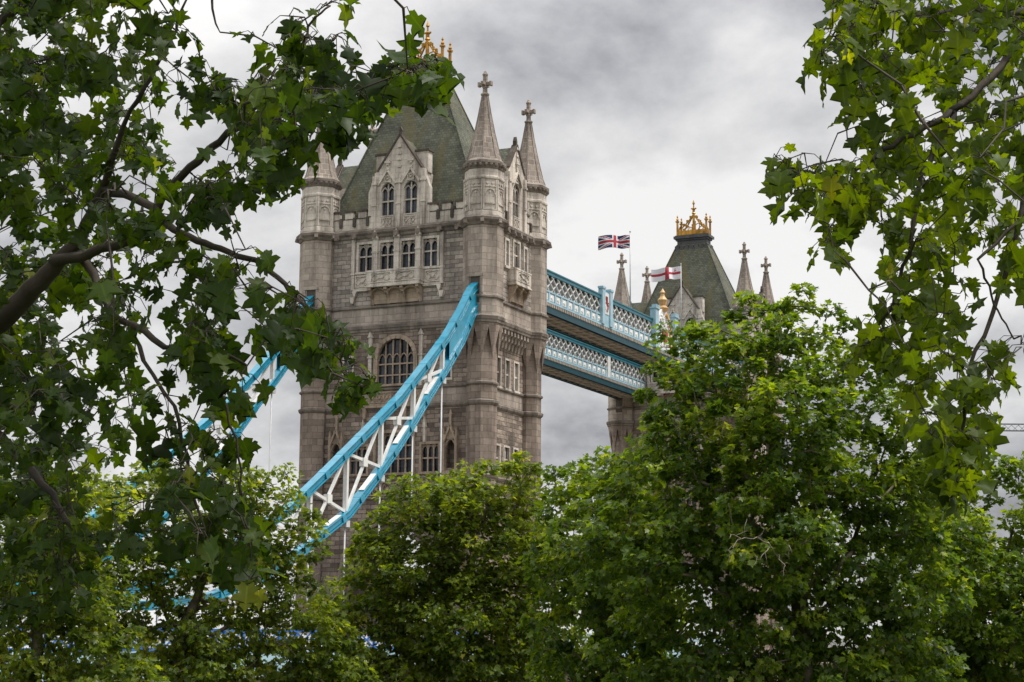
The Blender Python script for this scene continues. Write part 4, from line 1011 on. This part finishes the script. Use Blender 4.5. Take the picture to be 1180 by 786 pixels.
def skeleton(trunk, targets, jitter, step, r_tip, r_trunk, sag=0.0):
    """branches from a trunk polyline (N,3) to the target points; returns node array, parents, radii, end node of each target"""
    nodes = [np.array(p, float) for p in trunk]; par = [-1] + list(range(len(trunk) - 1))
    base = np.array(trunk[len(trunk) // 2])
    order = np.argsort([np.linalg.norm(t - np.array(trunk)[:, None].reshape(-1, 3), axis=1).min() for t in targets]); ends = [0] * len(targets)
    for i in order:
        t = targets[i]; A = np.array(nodes); dv = t - A; dist = np.linalg.norm(dv, axis=1)
        pen = dist + 0.35 * np.maximum(0, A[:, 2] - t[2]) + np.where(np.arange(len(A)) < max(1, len(trunk) // 3), 4.0, 0.0)
        j = int(np.argmin(pen)); n = max(1, int(dist[j] / step)); p0 = A[j]
        for k in range(1, n + 1):
            f = k / n; p = p0 + (t - p0) * f + RNG.normal(0, jitter, 3) * (1 - f) * min(1, dist[j]); p[2] += sag * dist[j] * 4 * f * (1 - f)
            nodes.append(p); par.append(j if k == 1 else len(nodes) - 2)
        ends[i] = len(nodes) - 1
    cnt = np.zeros(len(nodes)); 
    for e in ends: cnt[e] += 1
    for i in range(len(nodes) - 1, 0, -1): cnt[par[i]] += cnt[i]
    rad = np.maximum(r_tip, r_tip * np.sqrt(np.maximum(cnt, 1)) * 1.0)
    rad = np.minimum(rad, r_trunk)
    for i in range(len(trunk)): rad[i] = max(rad[i], r_trunk * (1 - .6 * i / max(1, len(trunk) - 1)))
    return np.array(nodes), par, rad, ends
def branch_mesh(name, mat, parent, nodes, par, rad, n=5):
    m = MB(); ch = {}
    for i, p in enumerate(par):
        if p >= 0: ch.setdefault(p, []).append(i)
    done = set()
    for i in range(len(nodes)):
        for c in ch.get(i, []):
            if c in done: continue
            path = [i]; k = c
            while True:
                path.append(k); done.add(k); nx = [q for q in ch.get(k, []) if q not in done]
                if not nx: break
                k = max(nx, key=lambda q: rad[q])
            rr = [rad[q] for q in path]; rr[0] = min(rr[0], rr[1] * 1.25) if par[i] >= 0 or len(path) < 3 else rr[0]
            if any(np.linalg.norm(nodes[a] - nodes[b]) < 1e-4 for a, b in zip(path[:-1], path[1:])): continue
            m.tube([nodes[q] for q in path], rr, n if rad[c] < .08 else 9)
    return m.build(name, mat, parent, False)

def lobes_to_points(lobes, depth, dscale, gap):
    """clump centres spread through lobes given as picture ellipses at a distance"""
    pts = []
    for px, py, rx, ry, *dd in lobes:
        c = at(px, py, depth + (dd[0] if dd else 0)); ax, az = rx * depth / FPX, ry * depth / FPX; ay = dscale * max(ax, az)
        n = int(6 * ax * ay * az / gap ** 3) + 6
        for _ in range(n):
            q = RNG.normal(size=3); q /= np.linalg.norm(q); q *= RNG.uniform(.35, 1) ** .6
            pts.append(c + R_ * q[0] * ax + np.array([F_[0], F_[1], 0]) * q[1] * ay + np.array([0, 0, 1]) * q[2] * az)
    pts = np.array(pts); keep = []
    grid = {}
    for i in RNG.permutation(len(pts)):
        key = tuple((pts[i] / gap).astype(int)); ok = True
        for dx in (-1, 0, 1):
            for dy in (-1, 0, 1):
                for dz in (-1, 0, 1):
                    for j in grid.get((key[0] + dx, key[1] + dy, key[2] + dz), ()):
                        if np.linalg.norm(pts[j] - pts[i]) < gap: ok = False
        if ok: grid.setdefault(key, []).append(i); keep.append(i)
    return pts[keep]

def tree(label, trunk_px, lobes, depth, leafm='leaf', gap=.62, per=66, clump=.44, size=.185, dscale=.85, rt=.27, bark='bark', group='plane trees in a row before the bridge'):
    b = at(trunk_px[0][0], 700, depth); T = empty('plane_tree', (b[0], b[1], -5.0)); tag(T, label, 'tree', group)
    inv = np.array([b[0], b[1], -5.0])
    tr = [np.array([b[0], b[1], -5.2])] + [at(x, y, depth) for x, y in trunk_px]
    tr = np.array(tr); fine = [tr[0]]
    for a, c in zip(tr[:-1], tr[1:]):
        for k in range(1, 5): fine.append(a + (c - a) * k / 4 + RNG.normal(0, .04, 3))
    tgt = lobes_to_points(lobes, depth, dscale, gap)
    nodes, par, rad, ends = skeleton(fine, tgt, .12, .55, .014, rt, .06)
    branch_mesh('trunk', M[bark], T, nodes - inv, par, rad, 5)
    n = len(tgt); cen = tgt.mean(0)
    k = np.maximum(12, RNG.normal(per, per * .3, n)).astype(int); idx = np.repeat(np.arange(n), k); N_ = len(idx)
    rc = RNG.uniform(.6, 1.45, n) * clump
    off = RNG.normal(size=(N_, 3)); off /= np.linalg.norm(off, axis=1, keepdims=True); off *= (RNG.uniform(0.15, 1, N_) ** .5)[:, None] * rc[idx][:, None]; off[:, 2] *= .72
    pos = tgt[idx] + off
    out = tgt - cen; out /= np.linalg.norm(out, axis=1, keepdims=True)
    nor = np.array([0, 0, 1.0])[None] * .8 + out[idx] * .4 + RNG.normal(0, .62, (N_, 3))
    hd = off.copy(); hd[:, 2] = 0; tip = hd / (np.linalg.norm(hd, axis=1, keepdims=True) + 1e-6) + out[idx] * .4 + RNG.normal(0, .45, (N_, 3)); tip[:, 2] -= .35
    tint = np.clip(RNG.normal(.46, .14, n)[idx] + RNG.normal(0, .18, N_), 0, 1)
    leaves_mesh('crown', M[leafm], T, pos - inv, tip, nor, np.clip(RNG.normal(size, size * .28, N_), size * .4, size * 1.6), tint)
    return T

TA = tree('tallest plane tree, its crown hiding the lower half of the farther tower', [(925, 720), (905, 600), (885, 480), (890, 400)],
     [(885, 395, 62, 58), (815, 410, 60, 45, -1), (772, 450, 36, 38), (935, 405, 58, 60), (980, 430, 50, 55), (1020, 465, 58, 50), (1060, 500, 46, 44), (1090, 545, 40, 40, 2), (752, 500, 20, 36), (830, 500, 85, 70, -1.5), (905, 490, 80, 80, -2), (985, 540, 80, 75), (1060, 540, 50, 50), (890, 600, 70, 70, -3), (690, 620, 50, 50, -1),
      (760, 565, 75, 60), (740, 640, 80, 60, -2), (860, 600, 95, 80), (950, 640, 95, 85), (1040, 580, 55, 60), (1045, 660, 70, 75), (800, 690, 85, 70), (900, 720, 90, 70), (1000, 730, 80, 60), (740, 750, 60, 60), (950, 785, 110, 55), (830, 785, 100, 55), (1040, 775, 60, 60), (860, 350, 20, 22), (920, 345, 28, 20), (965, 370, 22, 20)], 57)
def dead(parent):
    inv = np.array(parent.location); A = lambda *p: tuple(at(*p) - inv); m = MB()
    for pts, r0 in (([(908, 668, 55), (900, 645, 53), (888, 630, 52), (872, 619, 51.5), (855, 621, 51.2), (843, 630, 51), (840, 648, 51)], .045), ([(888, 630, 52), (878, 640, 51.5), (868, 652, 51.3)], .025), ([(872, 619, 51.5), (880, 612, 51.2), (876, 602, 51)], .02), ([(900, 645, 53), (912, 634, 52), (905, 622, 51.5)], .022), ([(855, 621, 51.2), (846, 616, 51), (840, 619, 51)], .014), ([(895, 638, 52.4), (905, 652, 51.8), (902, 664, 51.5)], .02)):
        P = [np.array(A(*p)) for p in pts]; Q = []
        for a, b in zip(P[:-1], P[1:]):
            for k in range(4): Q.append(a + (b - a) * k / 4 + RNG.normal(0, .035, 3) * (k > 0))
        Q.append(P[-1]); m.tube(Q, list(np.linspace(r0 * .62, .006, len(Q))), 6)
        for k in range(3, len(Q), 3): e = Q[k] + RNG.normal(0, .16, 3); m.tube([Q[k], (Q[k] + e) / 2 + RNG.normal(0, .02, 3), e], [.009, .007, .004], 4)
    o = m.build('dead_branch', M['deadwood'], parent); o['label'] = 'bare pale dead branch'
M['deadwood'] = barkm('dead_wood', (0.16, 0.13, 0.10), (0.34, 0.29, 0.23))
dead(TA)
tree('plane tree below the hanging yellow-green leaves, sky showing through its crown', [(1120, 760), (1118, 690), (1112, 600)],
     [(1090, 600, 46, 50), (1115, 555, 45, 34), (1165, 540, 25, 18), (1150, 655, 55, 30), (1085, 640, 60, 55, -3), (1060, 560, 40, 40), (1140, 545, 36, 18), (1200, 580, 22, 24), (1120, 680, 60, 60), (1170, 700, 70, 60, -2), (1175, 680, 50, 60), (1185, 590, 22, 40), (1090, 740, 70, 50), (1165, 750, 60, 50), (1130, 790, 90, 60), (1080, 540, 28, 36)], 66, gap=.58, per=66)
tree('rounded plane tree in front of the foot of the nearer tower', [(520, 740), (515, 660), (535, 600)],
     [(485, 585, 52, 38), (535, 575, 55, 35), (590, 560, 45, 36), (440, 630, 38, 42), (560, 630, 75, 55), (470, 660, 75, 55), (610, 640, 50, 60), (530, 715, 100, 65), (420, 720, 55, 60), (620, 725, 60, 60), (460, 780, 90, 40), (560, 785, 90, 40)], 73, 'leaf_olive', gap=.60, per=68, clump=.48)
tree('plane tree between the two towers with sky above its pointed top', [(700, 750), (690, 660), (695, 590)],
     [(693, 550, 28, 34), (730, 560, 44, 50), (660, 570, 42, 42), (700, 590, 50, 40, -2), (700, 640, 70, 60, -2), (645, 600, 34, 36), (650, 660, 46, 60), (730, 690, 60, 70), (670, 730, 70, 60), (700, 785, 90, 40)], 64)
tree('thin-crowned olive plane tree in front of the blue chain, light trunk forking', [(205, 770), (212, 720), (240, 660), (250, 610)],
     [(270, 562, 45, 32), (315, 575, 40, 36), (220, 590, 50, 45), (165, 580, 50, 50), (345, 625, 34, 38), (110, 600, 50, 55), (60, 660, 60, 60), (285, 640, 55, 40), (190, 650, 60, 45), (130, 640, 50, 45), (150, 695, 60, 40), (310, 680, 50, 40), (60, 640, 40, 40), (250, 725, 70, 40), (350, 700, 50, 55), (160, 750, 70, 40), (320, 750, 60, 45), (380, 755, 50, 40), (230, 795, 110, 55), (240, 780, 60, 40), (380, 800, 70, 50)], 70, 'leaf_olive', gap=.62, per=64, clump=.46)
tree('darker plane tree at the lower left corner behind the shaded hanging branches', [(40, 770), (45, 700), (55, 640)],
     [(40, 600, 60, 60), (95, 590, 50, 45), (20, 670, 60, 60), (90, 680, 55, 60), (30, 750, 70, 50), (100, 750, 60, 50), (60, 805, 100, 50), (140, 795, 50, 40)], 60, 'leaf_olive', gap=.60, per=66)

# ---- the two near trees that frame the view
def near_tree(label, base, limbs, clusters, leafm, mult, n_leaf, size, name='plane_tree'):
    """limbs: list of picture polylines with depth; clusters: (px, py, radius, count, depth) patches of twigs"""
    T = empty(name, (*base, LAND)); tag(T, label, 'tree', 'near plane trees framing the view'); inv = np.array([*base, LAND])
    nodes = []; par = []; rad = []
    first = None
    for li, (pts, r0, r1, parent) in enumerate(limbs):
        P = [np.array(p, float) if len(p) == 4 else at(*p) for p in pts]; P = [p[:3] for p in P]
        if parent is not None:
            A = np.array(nodes); j = int(np.argmin(np.linalg.norm(A - P[0], axis=1)))
        else: nodes.append(P[0]); par.append(-1); rad.append(r0); j = len(nodes) - 1
        prev = j; seq = [nodes[j]] + (P if parent is not None else P[1:]); L = len(seq) - 1; c = 0; tot = L * 5
        for a, b in zip(seq[:-1], seq[1:]):
            d = np.linalg.norm(b - a)
            if d < .02: c += 5; continue
            for k in range(1, 6):
                c += 1; nodes.append(a + (b - a) * k / 5 + RNG.normal(0, .018 * min(1, d), 3)); par.append(prev); rad.append(r0 + (r1 - r0) * c / tot); prev = len(nodes) - 1
    # twigs
    lp, lt, ln, lz, lti = [], [], [], [], []
    for px, py, rr, cnt, dep, *ext in clusters:
        for _ in range(max(1, int(cnt * mult + RNG.uniform()))):
            a, q = RNG.uniform(0, 2 * math.pi), math.sqrt(RNG.uniform(0, 1))
            d = dep + RNG.normal(0, .55)
            tgt = at(px + rr * q * math.cos(a), py + rr * q * math.sin(a), d)
            A = np.array(nodes); dv = np.linalg.norm(A - tgt, axis=1) + .5 * np.maximum(0, tgt[2] - A[:, 2]) * 0
            j = int(np.argmin(dv)); dist = np.linalg.norm(A[j] - tgt); n = max(2, int(dist / .16)); p0 = A[j]; prev = j
            seg = []
            for k in range(1, n + 1):
                f = k / n; p = p0 + (tgt - p0) * f + RNG.normal(0, .035, 3) * (1 - f * .5); p[2] += .18 * dist * 4 * f * (1 - f) * .5
                nodes.append(p); par.append(prev); rad.append(max(.0035, .0035 + .0035 * (1 - f) * min(4, dist * 2))); prev = len(nodes) - 1; seg.append(p)
            nl = max(2, int(RNG.normal(n_leaf, 1.3)))
            tintc = RNG.normal(.42, .16)
            for k in range(nl):
                s = seg[max(0, len(seg) - 1 - int(RNG.exponential(1.3)))] if k else seg[-1]
                d3 = RNG.normal(0, 1, 3); d3[2] = RNG.normal(-.25, .5); d3 /= np.linalg.norm(d3); pl = RNG.uniform(.05, .12)
                e = s + d3 * pl; e[2] -= .02
                mid_ = s + d3 * pl * .5; mid_[2] += .012
                nodes.append(mid_); par.append(prev if k == 0 else len(nodes) - 2); 
                # petiole: own short path from the twig
                par[-1] = prev if k == 0 else seg_index(nodes, s, prev)
                rad.append(.0022); nodes.append(e); par.append(len(nodes) - 2); rad.append(.0018)
                lp.append(e); tp = d3 * .7 + RNG.normal(0, .35, 3); tp[2] -= .75; lt.append(tp)
                nn = np.array([0, 0, .9]) + d3 * .55 + RNG.normal(0, .45, 3); ln.append(nn); lz.append(np.clip(size * math.exp(RNG.normal(0, .3)), size * .45, size * 1.8)); lti.append(np.clip(tintc + RNG.normal(0, .17), 0, 1))
    nodes = np.array(nodes)
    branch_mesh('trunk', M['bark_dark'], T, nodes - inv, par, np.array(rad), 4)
    leaves_mesh('crown', M[leafm], T, np.array(lp) - inv, np.array(lt), np.array(ln), np.array(lz), np.array(lti), 'near', .3, .42)
    return T
def seg_index(nodes, s, fallback):
    for i in range(len(nodes) - 2, max(-1, len(nodes) - 60), -1):
        if nodes[i] is s: return i
    return fallback

def patch(poly_rows, spacing, r, cnt, dep):
    """rows (y, x0, x1) of a leafy region turned into overlapping clusters"""
    out = []
    ys = np.arange(poly_rows[0][0], poly_rows[-1][0] + 1, spacing)
    for y in ys:
        x0 = np.interp(y, [q[0] for q in poly_rows], [q[1] for q in poly_rows]); x1 = np.interp(y, [q[0] for q in poly_rows], [q[2] for q in poly_rows])
        n = max(1, int((x1 - x0) / spacing))
        for i in range(n): out.append((x0 + (x1 - x0) * (i + .5) / n + RNG.normal(0, spacing * .2), y + RNG.normal(0, spacing * .2), r, cnt, dep() ))
    return out

LB = at(-330, 700, 11)
left_limbs = [
    ([at(-330, 780, 11).tolist() + [0], at(-330, 560, 11).tolist() + [0], at(-290, 420, 11).tolist() + [0], at(-250, 100, 11).tolist() + [0], at(-230, -300, 11).tolist() + [0]], .30, .16, None),
    ([(-290, 470, 11), (-120, 440, 10.6), (0, 372, 10.3), (45, 325, 10.1), (85, 285, 10), (120, 220, 9.8), (150, 130, 9.6)], .11, .012, 0),
    ([(60, 300, 10), (150, 280, 9.6), (220, 190, 9.4), (262, 155, 9.3), (330, 125, 9.1), (400, 100, 8.9), (465, 88, 8.8), (495, 80, 8.8)], .035, .008, 0),
    ([(120, 215, 9.8), (175, 240, 9.5), (200, 265, 9.4), (245, 285, 9.3), (295, 298, 9.2), (335, 338, 9.1), (375, 372, 9.0), (400, 410, 9.0)], .028, .007, 0),
    ([(330, 125, 9.1), (345, 80, 9.1), (355, 30, 9.2), (380, 5, 9.2)], .012, .005, 0),
    ([(90, 290, 10), (130, 360, 9.6), (190, 400, 9.3), (240, 400, 9.2), (285, 420, 9.1)], .03, .007, 0),
    ([(150, 380, 9.5), (200, 470, 9.2), (225, 560, 9.0), (240, 640, 9.0)], .018, .006, 0),
    ([(-100, 440, 10.6), (0, 500, 9.8), (60, 570, 9.4), (100, 640, 9.2)], .05, .01, 0),
    ([(230, 400, 9.2), (262, 470, 9.1), (278, 560, 9.0), (292, 650, 8.9)], .010, .004, 0),
    ([(-250, 120, 11), (-60, 60, 10.5), (60, -10, 10.2), (170, -60, 10), (235, -40, 9.6), (252, 40, 9.5)], .06, .004, 0),
    ([(150, 130, 9.6), (190, 60, 9.6), (215, 0, 9.6)], .02, .006, 0),
    ([(-250, 0, 11), (-40, -260, 10.5), (250, -420, 10), (480, -520, 9.5)], .1, .03, 0),
]
dl = lambda: float(RNG.choice([9.0, 9.6, 10.4, 12.0, 13.5]))
left_cl = patch([(-40, -60, 175), (60, -60, 170), (130, -60, 185), (200, -60, 205), (260, -60, 190), (330, -60, 170), (400, -60, 165), (470, -60, 150), (530, -60, 140), (590, -60, 115), (640, -60, 75)], 34, 20, 2, dl)
left_cl += patch([(-30, -60, 100), (100, -60, 100), (300, -60, 105), (640, -60, 65)], 46, 25, 2, lambda: float(RNG.uniform(10, 15)))
left_cl += [(205, 20, 14, 2, 9.5), (215, 110, 16, 2, 9.4), (235, 100, 16, 2, 9.4), (262, 92, 12, 1, 9.4), (272, 125, 14, 2, 9.3), (300, 105, 10, 1, 9.3), (318, 62, 8, 1, 9.3), (322, 95, 14, 2, 9.2), (340, 68, 12, 2, 9.2), (352, 40, 16, 3, 9.2), (362, 72, 16, 3, 9.1), (340, 14, 10, 1, 9.2), (378, 12, 9, 1, 9.2), (385, 45, 10, 1, 9.1),
            (262, 165, 14, 2, 9.3), (298, 148, 16, 2, 9.2), (318, 155, 16, 3, 9.1), (345, 125, 17, 3, 9.1), (378, 110, 16, 3, 9.0), (352, 138, 13, 2, 9.0), (412, 108, 16, 3, 8.9), (400, 130, 12, 2, 8.9), (436, 92, 14, 3, 8.9), (455, 82, 10, 3, 8.85), (462, 80, 7, 3, 8.8), (476, 82, 6, 3, 8.8), (488, 80, 5, 3, 8.8), (499, 82, 4, 2, 8.8), (474, 76, 4, 2, 8.8), (488, 78, 4, 2, 8.8), (499, 80, 4, 2, 8.8),
            (240, 215, 18, 2, 9.3), (265, 205, 16, 2, 9.3), (300, 190, 16, 3, 9.2), (325, 200, 10, 2, 9.2), (255, 240, 14, 2, 9.3), (225, 215, 18, 2, 9.4), 
            (220, 285, 16, 2, 9.4), (255, 295, 12, 1, 9.3), (285, 315, 10, 1, 9.2), (225, 335, 20, 2, 9.3), (262, 335, 14, 2, 9.3), (245, 310, 12, 1, 9.3), (275, 300, 10, 1, 9.2),
            (318, 368, 14, 3, 9.1), (345, 360, 18, 4, 9.0), (368, 378, 14, 3, 9.0), (342, 388, 16, 3, 9.0), (392, 392, 8, 1, 9.0), (405, 425, 9, 3, 8.95), (408, 445, 6, 1, 8.95),
            (215, 375, 20, 3, 9.3), (245, 385, 16, 2, 9.2), (232, 420, 20, 3, 9.2), (265, 440, 14, 2, 9.1), (205, 440, 18, 2, 9.2), (262, 405, 8, 1, 9.1),
            (205, 490, 14, 2, 9.1), (238, 490, 10, 1, 9.1), (262, 510, 12, 2, 9.1), (205, 545, 20, 3, 9.0), (240, 560, 18, 3, 9.0), (270, 580, 18, 3, 9.0), (230, 600, 18, 3, 9.0), (285, 620, 12, 3, 8.95), (270, 640, 10, 2, 8.9), (290, 668, 6, 1, 8.9),
            (150, 600, 22, 3, 9.3), (60, 660, 28, 3, 9.3), (20, 680, 28, 3, 9.3), (100, 640, 22, 3, 9.3)]
left_cl += [(float(x), float(y), 90, 7, float(d_)) for x, y, d_ in zip(RNG.uniform(-420, 520, 110), RNG.uniform(-1300, -90, 110), RNG.uniform(8, 13, 110))]  # crown carried on unseen above the frame, added to shade the leaves below
left_cl += [(float(x), float(y), 80, 6, float(d_)) for x, y, d_ in zip(RNG.uniform(-420, -90, 30), RNG.uniform(-50, 650, 30), RNG.uniform(9, 12, 30))]
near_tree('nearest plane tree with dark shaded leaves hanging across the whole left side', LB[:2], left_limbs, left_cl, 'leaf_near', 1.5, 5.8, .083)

RB = at(1480, 700, 11)
right_limbs = [
    ([at(1480, 780, 11).tolist() + [0], at(1480, 500, 11).tolist() + [0], at(1460, 100, 11).tolist() + [0], at(1440, -300, 11).tolist() + [0]], .28, .15, None),
    ([(1465, 150, 11), (1330, 60, 10.6), (1220, 20, 10.3), (1120, 10, 10), (1050, 20, 9.8), (985, 5, 9.6)], .055, .006, 0),
    ([(1220, 20, 10.3), (1150, 80, 10), (1100, 130, 9.8), (1040, 160, 9.6), (985, 195, 9.5), (945, 200, 9.4), (905, 193, 9.4)], .03, .005, 0),
    ([(1100, 130, 9.8), (1060, 200, 9.6), (1050, 280, 9.5), (1030, 350, 9.5), (1000, 395, 9.4)], .02, .006, 0),
    ([(1200, 40, 10.3), (1190, 160, 10), (1175, 260, 9.8), (1150, 340, 9.7), (1120, 420, 9.6), (1105, 500, 9.6), (1100, 540, 9.6)], .03, .007, 0),
    ([(1180, 250, 9.8), (1130, 300, 9.6), (1145, 350, 9.6), (1168, 390, 9.6)], .012, .005, 0),
    ([(1000, 60, 9.6), (985, 110, 9.5), (975, 160, 9.4)], .008, .004, 0),
    ([(985, 195, 9.5), (965, 240, 9.4), (950, 280, 9.3)], .007, .003, 0),
    ([(1440, -100, 11), (1250, -300, 10.4), (1050, -400, 10)], .1, .03, 0),
]
dr = lambda: float(RNG.choice([9.2, 9.8, 10.6, 12.2]))
right_cl = patch([(-30, 955, 1240), (40, 965, 1240), (90, 1020, 1240), (140, 1010, 1240), (200, 1010, 1240), (250, 1040, 1240), (300, 1040, 1130), (350, 1030, 1115), (400, 1040, 1120), (450, 1075, 1140), (500, 1080, 1125), (540, 1090, 1130)], 34, 21, 2, dr)
right_cl += [(955, 45, 14, 3, 9.5), (960, 75, 16, 3, 9.5), (985, 80, 14, 2, 9.5), (990, 30, 18, 3, 9.5), (1000, 110, 18, 2, 9.5), (985, 150, 16, 1, 9.5), (1010, 160, 20, 3, 9.5), (950, 198, 14, 2, 9.4), (915, 192, 12, 2, 9.4), (900, 190, 8, 1, 9.4), (925, 212, 12, 2, 9.4), (975, 205, 20, 3, 9.4), (965, 235, 16, 3, 9.4), (950, 265, 12, 1, 9.3), (952, 288, 6, 1, 9.3), (1000, 215, 20, 3, 9.4), (1020, 250, 16, 2, 9.4), (1000, 250, 12, 1, 9.4),
             (1010, 385, 14, 2, 9.4), (995, 400, 8, 2, 9.4), (1030, 400, 14, 2, 9.5), (1045, 330, 20, 3, 9.5), (1060, 440, 14, 2, 9.5), (1065, 475, 14, 2, 9.5), (1140, 440, 14, 3, 9.6), (1170, 395, 10, 2, 9.6), (1172, 300, 12, 1, 9.7), (1085, 500, 16, 2, 9.6), (1110, 545, 14, 3, 9.6), (1090, 535, 12, 2, 9.6), (1122, 500, 14, 3, 9.6), (1130, 470, 12, 2, 9.6)]
right_cl += [(float(x), float(y), 80, 6, float(d_)) for x, y, d_ in zip(RNG.uniform(1000, 1500, 12), RNG.uniform(-600, -90, 12), RNG.uniform(9, 12, 12))]  # unseen top of the right crown, added for shade and kept thin
right_cl += [(float(x), float(y), 60, 4, float(d_)) for x, y, d_ in zip(RNG.uniform(1270, 1500, 14), RNG.uniform(-50, 500, 14), RNG.uniform(9, 12, 14))]
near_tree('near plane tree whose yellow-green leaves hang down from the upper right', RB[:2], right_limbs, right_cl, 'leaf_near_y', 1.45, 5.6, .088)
